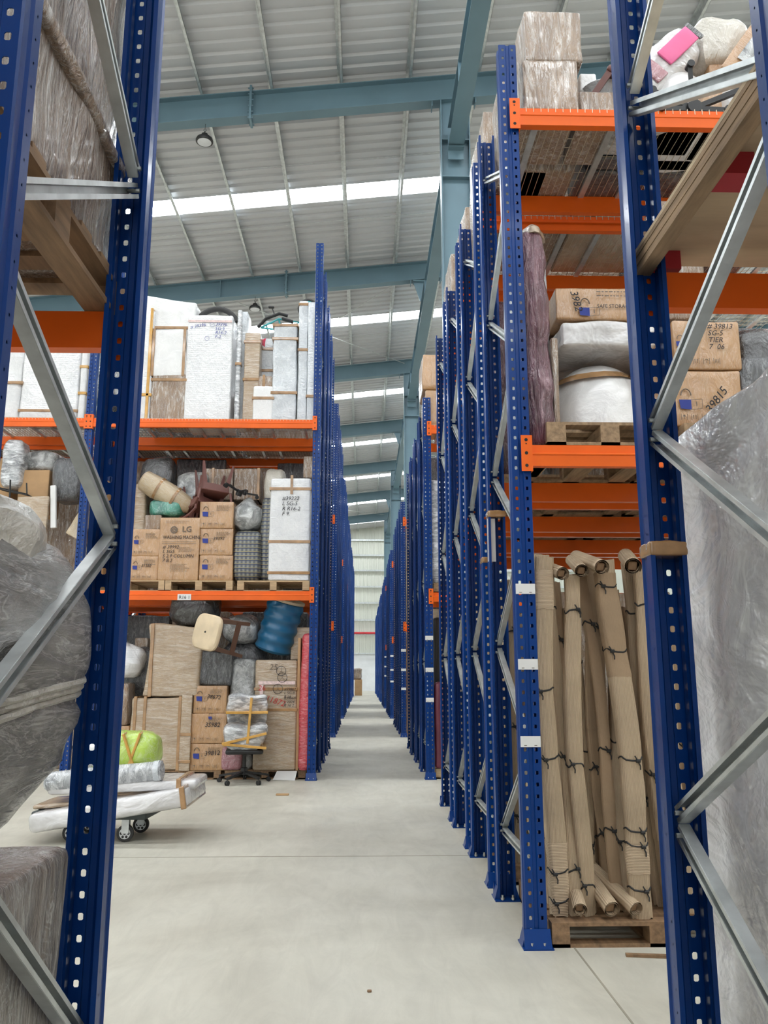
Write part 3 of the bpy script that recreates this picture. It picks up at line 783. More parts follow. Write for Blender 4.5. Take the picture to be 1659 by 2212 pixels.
def lockbox(px, Y, zb, label, group=None, d=.5, hand=None, mat='carton', side=True, emb=(.1, .45, .24), hs=.05, **k):
    r = item('carton', label, 'carton', px, Y, d, zb, mat, .012, .003, 3, group=group, part='box', **k)
    w, dd, h = dims(r); y = -dd/2-.012
    padlock(r, -w/2+emb[0]*w, emb[1]*h, emb[2]*w*1.3, y)
    icons(r, -w/2+.08*w, .08*h, w*.11, 4, y)
    lines(r, 0.0, h*.84, w*.42, 5, .018, y, seed=int(px[0]))
    if hand: text(r, hand, hs, (-w*.1, y-.002, h*.55), tilt=random.Random(px[1]).uniform(-.1, .2), shear=.2)
    return r
GL = 'padlock cartons stacked on the floor pallet'
lockbox((410, 1606, 488, 1669), YF, Z0, 'wrapped carton with padlock mark, lowest of the stack of three beside the office chair', GL, hand='39812', hs=.09)
r = lockbox((411, 1541, 489, 1606), YF-.01, None, 'wrapped carton with side print, middle of the stack of three beside the office chair', GL, emb=(.5, .8, .14), hand='3S982', hs=.09)
lockbox((418, 1481, 490, 1541), YF, None, 'wrapped carton numbered 38672, topmost of the stack of three beside the suitcase', GL, hand='38672', hs=.08)
item('suitcase', 'film-wrapped black hard suitcase behind the office chair', 'suitcase', (495, 1449, 551, 1537), YF+.1, .35, .1, 'greyfilm', .09, .006, h=1.62, n=14)
item('storage_bin', 'dark grey film-wrapped bin on the padlock cartons beside the suitcase', 'bin', (421, 1407, 500, 1481), YF+.05, .5, None, 'darkfilm', .04, .012, n=12, ry=.03)
item('pink_bag', 'dusty pink film-wrapped bag on the pallet behind the chair base', 'bag', (476, 1612, 522, 1667), YF-.02, .3, Z0, 'pink', .05, .012)
s = item('big_carton', 'tall brown film-wrapped carton marked 25 and 11872 next to the red mattress', 'carton', (549, 1426, 640, 1665), YF-.04, .6, Z0, 'carton_pale', .03, .007, 2, [('h', .53), ('h', .72)], n=16)
w, dd, h = dims(s); y = -dd/2-.02
MB().box(-w*.42, w*.46, y-.004, y-.002, h*.775, h*.805).build('printed_tape', 'pinktape', s)
MB().box(-w*.38, -w*.30, y-.004, y-.002, h*.62, h*.77).build('printed_tape', 'pinktape', s)
text(s, '25', .12, (-w*.17, y-.006, h*.91), 'greyink', shear=.2); text(s, '26', .11, (-w*.42, y-.006, h*.72), 'redink', shear=.1)
text(s, '11872', .12, (-w*.26, y-.006, h*.63), 'redink', tilt=-.3, shear=.2)
m = MB()
for cxx, cz, rr in ((.12, .90, .07), (.15, .84, .07), (.05, .735, .07)):
    m.tube([(w*cxx+rr*math.cos(a), y-.005, h*cz+rr*math.sin(a)) for a in [i*PI/8 for i in range(16)]], .004, 4, closed=True)
    m.obar((w*cxx, y-.005, h*cz), (w*cxx, y-.005, h*cz+rr), .003, .006); m.obar((w*cxx, y-.005, h*cz), (w*cxx+rr*.6, y-.005, h*cz-rr*.7), .003, .006); m.obar((w*cxx, y-.005, h*cz), (w*cxx-rr*.6, y-.005, h*cz-rr*.7), .003, .006)
m.build('hand_drawn_circle', 'ink', s)
text(s, '#39867\nL SG-9\nR 16', .055, (w*.2, y-.006, h*.72), shear=.2); text(s, '#38669\nL 2004\nR 16 2', .055, (w*.2, y-.006, h*.64), shear=.2)
item('hardboard_sheet', 'thin brown hardboard panel between the tall carton and the red mattress', 'panel', (641, 1378, 647, 1663), YF-.02, .5, Z0, 'kraft', .003, .001)
item('rolled_mattress', 'slim red film-wrapped mattress standing on end beside the blue rack post', 'mattress', (643, 1368, 671, 1666), YF-.12, .42, Z0, 'crimson', .07, .012, 2.5, ry=.025, part='mattress', n=16)
item('carton', 'grey-brown carton behind the top of the red mattress', 'carton', (628, 1355, 670, 1425), YF+.35, .4, None, 'carton_pale', .01, .003)
bpy.context.view_layer.update()
# blue drum leaning back
a = P(598, 1425, YF+.15)
r = empty('plastic_drum', (a.x-.10, YF+.42, 1.84), 'blue plastic drum lying tilted on the tall brown carton', 'drum', None, (.18, .28, 0))
MB().lathe([(.22, 0), (.27, .02)]+[(.28+.012*math.sin(z*38), z) for z in [.05+.7*i/30 for i in range(31)]]+[(.27, .78), (.24, .80)], 32).build('barrel', 'drum', r, True)
MB().lathe([(.27, .79), (.285, .795), (.285, .83), (.25, .835)], 32).build('lid', 'jute', r, True)
# cream stool lying on its side
a = P(470, 1413, YF)
r = empty('plastic_stool', (a.x+.19, YF-.05, 1.77), 'cream topped plastic stool with brown legs lying on its side on the dark bin', 'stool', None, (PI/2-.1, .2, -.62))
r.scale = (1.25,)*3
se = lambda a, z: 1/(abs(math.cos(a))**4+abs(math.sin(a))**4)**.25
MB().lathe([(.195, 0), (.205, .012), (.205, .04), (.19, .058), (.15, .062), (.02, .060)], 48, fn=se).build('seat', 'plastic_cream', r, True, loc=(0, .21, .42))
MB().lathe([(.012, 0), (.012, .003)], 12).build('seat_hole', 'hole', r, loc=(0, .21, .481))
for sx in (-1, 1):
    for sy in (-1, 1):
        MB().add(*(lambda q: (q[0], q[1]))((
            [(sx*.17, .21+sy*.18, .43), (sx*.10, .21+sy*.18, .43), (sx*.10, .21+sy*.13, .43), (sx*.17, .21+sy*.13, .43), (sx*.20, .21+sy*.21, 0), (sx*.15, .21+sy*.21, 0), (sx*.15, .21+sy*.17, 0), (sx*.20, .21+sy*.17, 0)],
            [(0, 1, 2, 3), (4, 5, 6, 7), (0, 1, 5, 4), (1, 2, 6, 5), (2, 3, 7, 6), (3, 0, 4, 7)]))).build('leg', 'plastic_choc', r)
m = MB(); 
for sx in (-1, 1): m.box(sx*.185-.012, sx*.185+.012, .03, .39, .14, .20)
for sy in (-1, 1): m.box(-.18, .18, .21+sy*.185-.012, .21+sy*.185+.012, .14, .20)
m.build('stretcher', 'plastic_choc', r)
m = MB().blob(.55, .6, .45, .75, .03, 4, 5, fold=.01); tag(m.build('wrapped_bundle', 'greyfilm', None, True, loc=(P(505, 1400, YF).x+.03, YF+.55, 1.95)), 'crumpled clear-wrapped bundle behind the cream stool', 'bundle')
m = MB().blob(.75, .6, .55, .8, .04, 4, 6, fold=.015); tag(m.build('black_sack', 'blackbag', None, True, loc=(P(410, 1350, YF).x, YF+.35, 2.20)), 'black film-covered sack squeezed under the labelled beam', 'sack')
m = MB().blob(.7, .6, .9, .7, .04, 4, 7, fold=.01); tag(m.build('black_sack', 'darkfilm', None, True, loc=(P(520, 1450, YF).x-.05, YF+.62, 1.1)), 'dark sack in the gap between the grey bin and the blue drum', 'sack')
# office chair
def starbase(parent, r=.32, mat='black', z=.09, casters=True, ph=.3):
    m = MB()
    for k in range(5):
        a = 2*PI*k/5+ph; d_ = Vector((math.cos(a), math.sin(a), 0)); m.obar((0, 0, z+.06), d_*r+Vector((0, 0, z)), .045, .028, Vector((-d_.y, d_.x, 0)))
    m.lathe([(.05, z+.02), (.05, z+.11), (.035, z+.12)], 12); m.build('star_base', mat, parent)
    if casters:
        for k in range(5):
            a = 2*PI*k/5+ph; c = MB(); x, y = r*math.cos(a), r*math.sin(a)
            for sg in (-.014, .014): c.tube([(x-math.sin(a)*(sg-.009), y+math.cos(a)*(sg-.009), .033), (x-math.sin(a)*(sg+.009), y+math.cos(a)*(sg+.009), .033)], .032, 14)
            c.tube([(x, y, .05), (x, y, z)], .008, 6); c.build('caster', mat, parent)
a = G(524, 1693)
r = empty('office_chair', (a.x, a.y+.1, 0), 'office chair wrapped in clear film and yellow tape on a black star base', 'chair', None, (0, 0, .12))
starbase(r, .36)
MB().tube([(0, 0, .14), (0, 0, .42)], .028, 12).build('gas_lift', 'black', r)
MB().soft(.52, .5, .07, .03, .004, 3, 1, 8).build('seat', 'black', r, True, loc=(0, 0, .40))
MB().soft(.62, .56, .36, .10, .03, 4, 9, 14, fn=lambda p: Vector((p.x*(.80+.55*p.z), p.y, p.z))).build('wrapped_seat', 'silverfilm', r, True, loc=(0, 0, .45))
MB().soft(.56, .26, .42, .05, .02, 4, 4, 14).build('wrapped_backrest', 'silverfilm', r, True, loc=(.02, .16, .78))
for rot, loc, l in (((0, .10, 0), (.0, 0, .50), .60), ((0, -.22, 0), (0, 0, .60), .62), ((0, 0, 0), (.02, .02, .95), .58)):
    MB().soft(l, .60, .035, .005, .001, 1, 1, 4).build('tape_band', 'ytape', r, rot=rot, loc=loc)
MB().soft(.035, .60, .62, .005, .001, 1, 1, 4).build('tape_band', 'ytape', r, rot=(0, .06, 0), loc=(.04, 0, .55))
# paper and litter
p = P(597, 1668, 12.2); q = P(640, 1686, 12.2)
m = MB(); m.add([(p.x, 12.28, .12), (q.x, 12.28, .12), (q.x-.02, 12.20, .0), (p.x-.05, 12.20, .01), (p.x, 12.29, .122), (q.x, 12.29, .122), (q.x-.02, 12.21, .002), (p.x-.05, 12.21, .012)], [(0, 1, 2, 3), (4, 7, 6, 5), (0, 4, 5, 1), (2, 6, 7, 3), (0, 3, 7, 4), (1, 5, 6, 2)])
tag(m.build('paper_sheet', 'paper'), 'white sheet of paper hanging over the edge of the floor pallet', 'paper')
a = G(610, 1718); tag(MB().soft(.16, .08, .02, .005, .01, 9, 3, 5).build('cardboard_scrap', 'kraft', None, loc=(a.x, a.y, 0)), 'small scrap of brown cardboard on the floor by the office chair', 'litter')
a = G(798, 2143); tag(MB().soft(.022, .016, .01, .004, .004, 60, 3, 4).build('debris_crumb', 'wood3', None, loc=(a.x, a.y, 0)), 'tiny brown crumb on the open floor at the front', 'litter')
# things in the dark at the left of the floor level
item('carton', 'brown carton in the dark left of the film-wrapped armchair', 'carton', (290, 1378, 318, 1432), YF+.6, .4, None, 'carton_film', part='box')
item('wrapped_box', 'film-wrapped orange-brown box at the left behind the trolley load', 'carton', (255, 1475, 276, 1570), YF+.1, .5, .75, 'carton_film', .04, .02)
item('wrapped_box', 'brown wrapped box on the pallet behind the green bag', 'carton', (228, 1568, 278, 1664), YF+.1, .6, Z0, 'carton', .02, .005)
m = MB().blob(.5, .5, .5, .8, .05, 4, 11, fold=.015); tag(m.build('wrapped_bundle', 'white', None, True, loc=(P(262, 1460, YF).x, YF+.3, 1.43)), 'small white film bundle beside the film-wrapped armchair', 'bundle')
m = MB().blob(.7, .6, .8, .8, .05, 4, 12, fold=.015); tag(m.build('wrapped_bundle', 'darkfilm', None, True, loc=(P(285, 1500, YF).x, YF+.72, 1.1)), 'dark grey bundle in the shade left of the wrapped sofa', 'bundle')
for i, (x, z, w_, h_) in enumerate([(-3.75, 0, .95, 1.25), (-3.7, 1.26, .9, 1.2), (-2.75, 0, .95, 1.3), (-1.45, 0, 1.15, 1.4), (-2.75, 1.31, .95, 1.2), (-1.5, 1.42, 1.1, 1.1)]):  # filler boxes added to keep the gaps between the goods dark
    tag(MB().soft(w_, .7, h_, .03, .02, 3, i, 8).build('wrapped_box', ['carton_film', 'darkfilm'][i % 2], None, True, loc=(x, 14.2, z)), 'dark filler box in the second rack row behind the floor goods, %s' % ['lower far left', 'upper far left', 'lower left of middle', 'lower right', 'upper left of middle', 'upper right'][i], 'carton', 'filler boxes in the dark second row')

# ---------------------------------------------------------- left block, first level
for x, w_, lb in ((-3.56, 1.14, 'leftmost'), (-2.49, 1.02, 'middle'), (-1.37, 1.08, 'right-hand')):
    pallet(x, YF+.46, 2.712, w_, 1.0, .165, 'pale new pallet on the orange beam above the floor goods, %s of three' % lb, 'wood', 'pallets on the labelled beam')
Z1 = 2.878
s = item('wrapped_fridge', 'tall white foam-wrapped refrigerator with brown tape numbered 39222, beside the rack post', 'refrigerator', (590, 1033, 678, 1251), YF-.03, .65, Z1, 'white', .03, .006, 2, [('h', .36), ('h', .06), ('h', .88)], 'tape', n=16)
s.location.x -= .06
w, dd, h = dims(s); text(s, '#39222\nL SG-5\nR R16-2\nF 9.', .085, (-w*.2, -dd/2-.016, h*.78), shear=.2)
MB().box(-.02, .02, -.003, 0, 0, .3).build('tape_strip', 'tape', s, loc=(.02, -dd/2-.014, h*.84))
def bag(px, Y, d, zb, mat, label, name='laundry_bag', cat='bag', e=.45, amp=.03, fold=.008, **k):
    SEED[0] += 1; cx, w, z, h = fit(px, Y, zb)
    o = MB().blob(w, d, h, e, amp, 3, SEED[0], 30, fold=fold, **k).build(name, mat, None, True, loc=(cx, Y+d/2, z)); return tag(o, label, cat)
bag((500, 1142, 563, 1253), YF, .5, Z1, 'plaid', 'blue and grey plaid bag under film beside the stacked cartons', name='plaid_bag')
bag((560, 1072, 592, 1253), YF+.1, .5, Z1, 'plaid', 'tall narrow plaid bag squeezed against the white refrigerator', name='plaid_bag')
bag((498, 1075, 566, 1147), YF+.02, .5, Z1+.80, 'greyfilm', 'grey knotted film bag on top of the plaid bag', pinch=.7, e=.8)
GM = 'padlock cartons on the labelled beam'
lockbox((430, 1199, 503, 1252), YF, Z1, 'film-wrapped carton, bottom of the stack of three right of the appliance carton', GM)
lockbox((431, 1141, 503, 1199), YF, None, 'film-wrapped carton with handwriting, middle of the stack of three right of the appliance carton', GM, hand='39392', hs=.07)
lockbox((431, 1084, 504, 1141), YF-.02, None, 'film-wrapped carton, top of the stack of three under the upturned chairs', GM)
s = item('appliance_carton', 'large washing machine carton with printed emblem and felt pen notes', 'carton', (343, 1118, 430, 1253), YF-.03, .6, Z1, 'carton', .012, .003, part='box')
w, dd, h = dims(s); y = -dd/2-.014
text(s, 'WASHING MACHINE', .075, (-w*.41, y, h*.655), 'ink', name='printed_text', sx=.82)
text(s, 'LG', .12, (w*.06, y, h*.77), 'greyink', name='printed_text', bold=.002)
m = MB(); cx_, cz_ = -w*.14, h*.80; m.lathe([(.055, 0), (.055, .001)], 24); 
o = m.build('printed_emblem', 'greyink', s, loc=(cx_, y, cz_), rot=(PI/2, 0, 0))
m = MB(); m.box(-.006, .0, -.003, -.002, -.01, .03); m.box(-.006, .018, -.003, -.002, -.014, -.008); m.tube([(.032*math.cos(a), -.0025, .032*math.sin(a)) for a in [.3+i*.45 for i in range(13)]], .003, 4); m.lathe([(.005, 0), (.005, .001)], 8, c=(-.018, -.003, .012))
m.build('emblem_face', 'carton', s, loc=(cx_, y, cz_))
m = MB(); m.box(-w*.42, w*.42, y-.001, y, h*.605, h*.61); m.box(-w*.42, w*.42, y-.001, y, h*.575, h*.58); m.build('printed_frame', 'greyink', s)
text(s, '# 39992\nL SG5\nS 2.9 COLUMN\n7 B.2', .072, (-w*.40, y-.002, h*.50), shear=.25)
lines(s, .0, h*.52, w*.38, 4, .02, y); lines(s, -w*.2, h*.25, w*.5, 6, .02, y, seed=4); lines(s, -w*.35, h*.94, w*.7, 2, .03, y, seed=6)
lockbox((281, 1201, 341, 1254), YF, Z1, 'wrapped carton, lower of the two left of the appliance carton', GM, hand='31582', hs=.06)
lockbox((284, 1143, 345, 1201), YF, None, 'wrapped carton crossed by film folds, upper of the two left of the appliance carton', GM, mat='carton')
item('carton', 'brown wrapped carton under the green bundle', 'carton', (312, 1112, 348, 1146), YF+.12, .45, Z1+.77, 'carton_film', part='box')
bag((318, 1076, 392, 1117), YF+.12, .45, Z1+.77+.25, 'teal_bag', 'green cloth bundle under clear film left of the upturned chairs', name='cloth_bundle', cat='bundle', e=.5)
item('wrapped_parcel', 'tall film-wrapped brown panel behind the two cartons at the left post', 'panel', (284, 1042, 312, 1250), YF+.35, .4, Z1, 'carton_pale', .05, .01)
# jute roll
a = P(300, 1028, YF); b = P(403, 1088, YF)
r = empty('jute_roll', (a.x, YF+.2, a.z), 'thick hessian roll with two tape bands leaning across the boxes', 'roll'); v = Vector((b.x-a.x, .1, b.z-a.z)); L = v.length
r.rotation_euler = v.to_track_quat('Z', 'Y').to_euler()
MB().lathe([(.12, 0), (.165, .03), (.185, L*.3), (.185, L*.6), (.15, L*.9), (.10, L)], 28, fn=lambda a, z: 1+.03*math.sin(3*a)).build('body', 'jute', r, True)
for q in (.33, .66): MB().lathe([(.192, 0), (.192, .04)], 28).build('tape_band', 'tape', r, True, loc=(0, 0, L*q))
# upturned plastic chairs
def plastic_chair(loc, rot, label, mat='plastic_brown', group=None, sc=1):
    r = empty('plastic_chair', loc, label, 'chair', group, rot); r.scale = (sc,)*3
    MB().soft(.44, .44, .03, .014, .0, 1, 0, 6).build('seat', mat, r, True, loc=(0, 0, .42))
    for sx in (-1, 1):
        for sy in (-1, 1):
            t, bq = (sx*.20, sy*.20), (sx*.25, sy*.25)
            vs = [(t[0], t[1], .44), (t[0]-sx*.085, t[1], .44), (t[0], t[1]-sy*.085, .44), (bq[0], bq[1], 0), (bq[0]-sx*.03, bq[1], 0), (bq[0], bq[1]-sy*.03, 0),
                  (t[0]-sx*.085, t[1]-sy*.012, .44), (t[0]-sx*.012, t[1]-sy*.012, .44), (t[0]-sx*.012, t[1]-sy*.085, .44), (bq[0]-sx*.03, bq[1]-sy*.01, 0), (bq[0]-sx*.01, bq[1]-sy*.01, 0), (bq[0]-sx*.01, bq[1]-sy*.03, 0)]
            MB().add(vs, [(0, 1, 4, 3), (2, 0, 3, 5), (6, 7, 10, 9), (7, 8, 11, 10), (1, 6, 9, 4), (8, 2, 5, 11), (3, 4, 9, 10), (3, 10, 11, 5), (0, 7, 6, 1), (0, 2, 8, 7)]).build('leg', mat, r)
    m = MB()
    for sx in (-1, 1): m.box(sx*.205-.008, sx*.205+.008, -.2, .2, .33, .43)
    for sy in (-1, 1): m.box(-.2, .2, sy*.205-.008, sy*.205+.008, .33, .43)
    m.build('apron', mat, r)
    m = MB()
    for i in range(7): x = -.18+.06*i; m.obar((x, .22, .45), (x*1.1, .31, .82), .032, .012)
    m.obar((-.23, .31, .83), (.23, .31, .83), .05, .03, Vector((0, 0, 1)))
    for sx in (-1, 1): m.obar((sx*.22, .21, .44), (sx*.23, .31, .84), .04, .025)
    m.build('backrest', mat, r, True)
    for sx in (-1, 1):
        MB().tube([(sx*.24, -.2, .44), (sx*.26, -.22, .60), (sx*.27, -.1, .66), (sx*.26, .12, .66), (sx*.24, .25, .64)], .02, 8).build('armrest', mat, r, True)
    return r
a = P(452, 1052, YF)
plastic_chair((a.x+.02, YF+.25, a.z+.36), (PI+.1, -.08, PI+.45), 'brown plastic chair upside down with legs pointing up', group=None)
plastic_chair((a.x-.15, YF+.45, a.z+.10), (PI+.25, -.25, PI+.75), 'brown plastic chair nested beneath the upside-down chair, backrest slats down', group=None)
a = P(518, 1052, YF)
r = empty('chair_base', (a.x, YF+.12, a.z-.0), 'black star-shaped office chair base upside down beside the upturned chair', 'chair base', None, (PI+.35, .25, .5)); starbase(r, .28, z=-.0)
item('carton', 'brown carton behind the black chair base', 'carton', (505, 1012, 562, 1080), YF+.55, .4, None, 'carton_film', tapes=[('v', .93)])
item('carton', 'brown carton behind the legs of the upturned chair', 'carton', (436, 1012, 503, 1080), YF+.6, .35, None, 'carton_film', tapes=[('v', .35)])
bag((570, 1010, 613, 1072), YF+.4, .4, Z1+1.25, 'cream', 'pale taped bundle above the narrow plaid bag', name='wrapped_bundle', cat='bundle')
bag((380, 1018, 450, 1075), YF+.5, .4, Z1+1.22, 'greyfilm', 'grey film bundle behind the hessian roll', name='wrapped_bundle', cat='bundle')
bag((300, 985, 372, 1045), YF+.6, .4, Z1+1.25, 'blackbag', 'black sack in the dark above the hessian roll', name='black_sack', cat='sack')
item('carton', 'brown carton high behind the white refrigerator', 'carton', (655, 985, 680, 1032), YF+.25, .3, None, 'carton_film', part='box')
for i, (x, z, w_, h_) in enumerate([(-3.75, 0, .9, 2.4), (-2.85, 0, .85, 2.45), (-1.98, 0, .85, 2.3), (-1.2, 0, .65, 2.4)]):  # filler boxes, made tall to block the bright view behind
    tag(MB().soft(w_, .7, h_, .03, .02, 3, i+20, 8).build('wrapped_box', ['carton_film', 'darkfilm'][i % 2], None, True, loc=(x, 14.2, 2.72)), 'wrapped filler box in the second rack row behind the labelled beam, %s' % ['far left', 'left of middle', 'right of middle', 'far right'][i], 'carton', 'filler boxes in the second row, first level')

# ---------------------------------------------------------- left block, top level (wire deck)
Z2 = 5.398; YT = 12.42
s = item('wrapped_cabinet', 'biggest white foam-wrapped cabinet on the wire deck, red printed tape and number 39396', 'cabinet', (400, 680, 500, 903), YT, .75, Z2, 'white', .03, .008, 2, n=18, part='body')
w, dd, h = dims(s); y = -dd/2-.02
MB().box(-w*.48, w*.48, y, y+.002, h*.925, h*.945).build('printed_tape', 'pinktape', s)
text(s, '# 39396', .075, (-w*.42, y-.004, h*.86), 'blueink', tilt=.2, shear=.2); text(s, '39396\nSG-5\nR16-2\nF-2', .075, (w*.12, y-.004, h*.89), 'blueink', shear=.2)
m = MB()
for cxx, cz in ((.05, .90), (-.05, .77)): m.tube([(w*cxx+.035*math.cos(a), y-.004, h*cz+.035*math.sin(a)) for a in [i*PI/8 for i in range(16)]], .003, 4, closed=True)
text(s, '1', .04, (w*.035, y-.006, h*.892), 'blueink'); m.build('hand_drawn_circle', 'blueink', s)
item('wrapped_carton', 'white patched carton wrapped in film and tape, upper of two left of the biggest cabinet', 'carton', (328, 712, 402, 806), YT, .6, Z2+.76, 'white_plain', .02, .008, tapes=[('v', .04), ('v', .94)])
item('wrapped_carton', 'film-wrapped carton directly on the wire deck left of the biggest cabinet', 'carton', (326, 808, 400, 902), YT, .6, Z2, 'carton_film', .02, .008, tapes=[('h', .85)])
item('wrapped_table', 'slanted white film-wrapped table top lying on the patched carton', 'table', (318, 645, 418, 710), YT+.05, .7, Z2+1.52, 'white_plain', .04, .02, 3, n=14, fn=lambda p: Vector((p.x*(1+.25*p.z), p.y, p.z*(1-.25*p.x))), tapes=[('h', .1)])
item('wrapped_parcel', 'tall white padded panel with yellow tape edge behind the near left post', 'panel', (296, 668, 329, 900), YT-.02, .5, Z2, 'white', .05, .01, tapes=[('v', .8), ('h', .22)], tmat='ytape')
m = MB(); a = P(470, 675, YT+.3); m.tube([(a.x+.38*math.cos(t), YT+.3, a.z-.36+.42*math.sin(t)) for t in [.5+i*.2 for i in range(12)]], .045, 10)
tag(m.build('rubber_hose', 'rubber', None, True), 'dark corrugated hose arching over the biggest white cabinet', 'hose')
item('curtain_pole_bundle', 'slim upright bundle of silver poles right of the biggest cabinet', 'bundle', (509, 668, 520, 903), YT, .1, Z2, 'silverfilm', .03, .004, tapes=[('h', .5)], ry=-.0)
item('wrapped_parcel', 'narrow grey film-wrapped panel behind the silver poles', 'panel', (514, 672, 532, 903), YT+.18, .4, Z2, 'bluewhite', .02, .006)
item('wrapped_parcel', 'thin film-wrapped board standing right of the silver poles', 'panel', (526, 718, 560, 903), YT+.02, .5, Z2, 'carton_pale', .02, .006, tapes=[('h', .88), ('h', .46)])
item('wrapped_box', 'white taped box behind the small numbered parcel', 'carton', (561, 730, 590, 902), YT+.3, .4, Z2, 'bluewhite', .03, .008, tapes=[('h', .62), ('h', .86)])
item('small_parcel', 'small white parcel with blue felt pen numbers between two tall panels', 'parcel', (546, 833, 590, 902), YT-.02, .35, Z2, 'white_plain', .03, .008, tapes=[('h', .62)], n=12)
item('small_parcel', 'brown taped parcel resting on the small white numbered parcel', 'parcel', (558, 812, 588, 830), YT, .3, Z2+.57, 'carton_film', .03, .01, tapes=[('v', .4)])
item('wrapped_parcel', 'tall grey ribbed panel strapped with two brown tape bands', 'panel', (588, 699, 641, 905), YT-.02, .5, Z2, 'bluewhite', .03, .01, tapes=[('h', .83), ('h', .28), ('h', .97)], n=16, fn=lambda p: Vector((p.x*(1-.02*p.z), p.y, p.z)))
m = MB(); m.soft(.11, .08, .17, .02, 0, 1, 0, 5); a = P(574, 728, YT+.1); tag(m.build('plastic_toy', 'redplastic', None, True, loc=(a.x, YT+.35, a.z-.1), rot=(0, -.5, .3)), 'small red plastic toy on the taped white box', 'toy')
item('wrapped_parcel', 'tall foam-wrapped board near the rack post, left one of the pair', 'panel', (644, 650, 664, 903), YT-.02, .5, Z2, 'bluewhite', .02, .006, tapes=[('h', .58), ('h', .96)])
item('wrapped_parcel', 'tall foam-wrapped board touching the rack post, right one of the pair', 'panel', (664, 652, 680, 904), YT-.04, .5, Z2, 'bluewhite', .02, .006, tapes=[('h', .2)])
# bicycle lying on top
a = P(608, 684, YT+.4); r = empty('bicycle', (a.x-.05, YT+.45, a.z-.10), 'dark bicycle with a turquoise frame lying across the tops of the panels', 'bicycle', None, (0, 0, 0))
m = MB(); m.tube([(-.3, 0, -.08), (.0, 0, .08), (.35, 0, .02), (.05, .0, -.12), (-.3, 0, -.08)], .018, 8); m.tube([(0, 0, .08), (.05, 0, -.12)], .016, 8); m.tube([(.35, 0, .02), (.52, .0, .2)], .016, 8); m.build('frame', 'cyan', r, True)
m = MB(); m.tube([(-.34, -.05, -.1), (-.2, -.1, .04), (.02, -.1, .13), (.16, -.08, .10)], .028, 8); m.tube([(-.06, .0, .12), (-.12, .0, .28)], .012, 6); m.soft(.10, .05, .04, .015, 0, 1, 0, 4, c=(-.13, 0, .27)); m.build('handlebar', 'black', r, True)
MB().soft(.2, .10, .04, .018, 0, 1, 0, 5).build('pedal', 'black', r, True, loc=(.15, -.08, .0), rot=(0, .3, 0))
b = P(665, 660, YT+.4)
for mat, rr, th in (('rubber', .155, .022), ('cyan', .125, .010)):
    MB().tube([(b.x-a.x+.05+rr*math.cos(t), .0, b.z-a.z+.10+.02+rr*math.sin(t)-.05) for t in [i*PI/16 for i in range(32)]], th, 8, closed=True).build('wheel', mat, r, True)
# second bay, left of the inner post
item('wrapped_mattress', 'white quilted mattress with red printed tape behind the near left brace', 'mattress', (48, 720, 172, 900), YT, .5, Z2, 'white', .04, .01, 2, [('h', .1)], n=14)
item('wrapped_cushion', 'white wasp-waisted wrapped chair at the far left of the top level', 'chair', (-10, 735, 48, 900), YT, .5, Z2, 'white', .08, .02, 2, [('h', .45)], n=14)
item('wrapped_parcel', 'narrow white parcel with yellow tape beside the inner blue post', 'panel', (173, 720, 188, 900), YT, .4, Z2, 'white_plain', .03, .006, tapes=[('h', .6), ('h', .3)], tmat='ytape')
bag((208, 770, 242, 895), YT+.3, .6, Z2, 'blackbag', 'black film-wrapped bundle on the wire deck behind the near left post', name='black_sack', cat='sack')
a = P(230, 893, YT-.05); tag(MB().tube([(a.x-.25, YT+.1, Z2+.045), (a.x+.3, YT+.1, Z2+.05)], .04, 10).build('short_roll', 'jute', None, True), 'short tan roll lying on the wire deck edge behind the near left post', 'roll')
item('wrapped_parcel', 'white film-wrapped board in the second row at the top level, left', 'panel', (60, 730, 150, 880), 13.8, .4, Z2, 'white', .03, .01)
# second bay, first level
item('carton', 'plain brown carton standing behind the torn sheet of cardboard', 'carton', (38, 1015, 104, 1110), YF+.2, .5, None, 'kraft', part='box')
item('cardboard_sheet', 'folded sheet of brown cardboard leaning in front of the plain carton', 'cardboard', (34, 1072, 102, 1150), YF-.05, .06, None, 'carton_pale', .01, .012)
bag((40, 972, 122, 1016), YF+.3, .5, None, 'greyfilm', 'pale cushion in cloudy film above the plain brown carton', name='wrapped_cushion', cat='cushion')
bag((0, 945, 45, 1050), YF+.05, .4, None, 'silverfilm', 'crumpled film hanging over a wire rack at the far left', name='film_bundle', cat='bundle')
bag((108, 985, 176, 1080), YF+.1, .5, None, 'darkfilm', 'dark patterned cushion bundle tied with tape left of the inner post', name='patterned_bundle', cat='bundle')
item('patterned_tube', 'white pole with small star pattern leaning under the dark bundle', 'pole', (112, 1048, 124, 1140), YF, .06, None, 'label', .01, 0, ry=-.08)
item('plastic_crate', 'orange plastic chair part under film by the inner post', 'crate', (140, 1095, 178, 1160), YF, .3, None, 'jute', .02, .01, ry=.5)
item('carton', 'orange-brown carton at the left edge under the wire rack', 'carton', (-30, 990, 20, 1180), YF+.4, .4, Z1, 'kraft', part='box')
item('wrapped_parcel', 'tall pink-taped carton right of the inner blue post', 'carton', (190, 1036, 226, 1250), YF, .5, Z1, 'carton', .02, .005, tapes=[('v', .15)], tmat='pinktape')
m = MB(); a = P(0, 1050, YF)
for i in range(7): m.tube([(a.x-.1, YF+.05*i, a.z), (a.x+.42, YF+.05*i, a.z-.12)], .006, 5)
m.tube([(a.x+.15, YF, a.z+.1), (a.x+.18, YF, a.z-.55)], .014, 6); m.tube([(a.x+.42, YF, a.z-.12), (a.x+.40, YF, a.z+.05)], .012, 6); m.tube([(a.x-.1, YF, a.z-.02), (a.x+.42, YF, a.z-.14)], .01, 6)
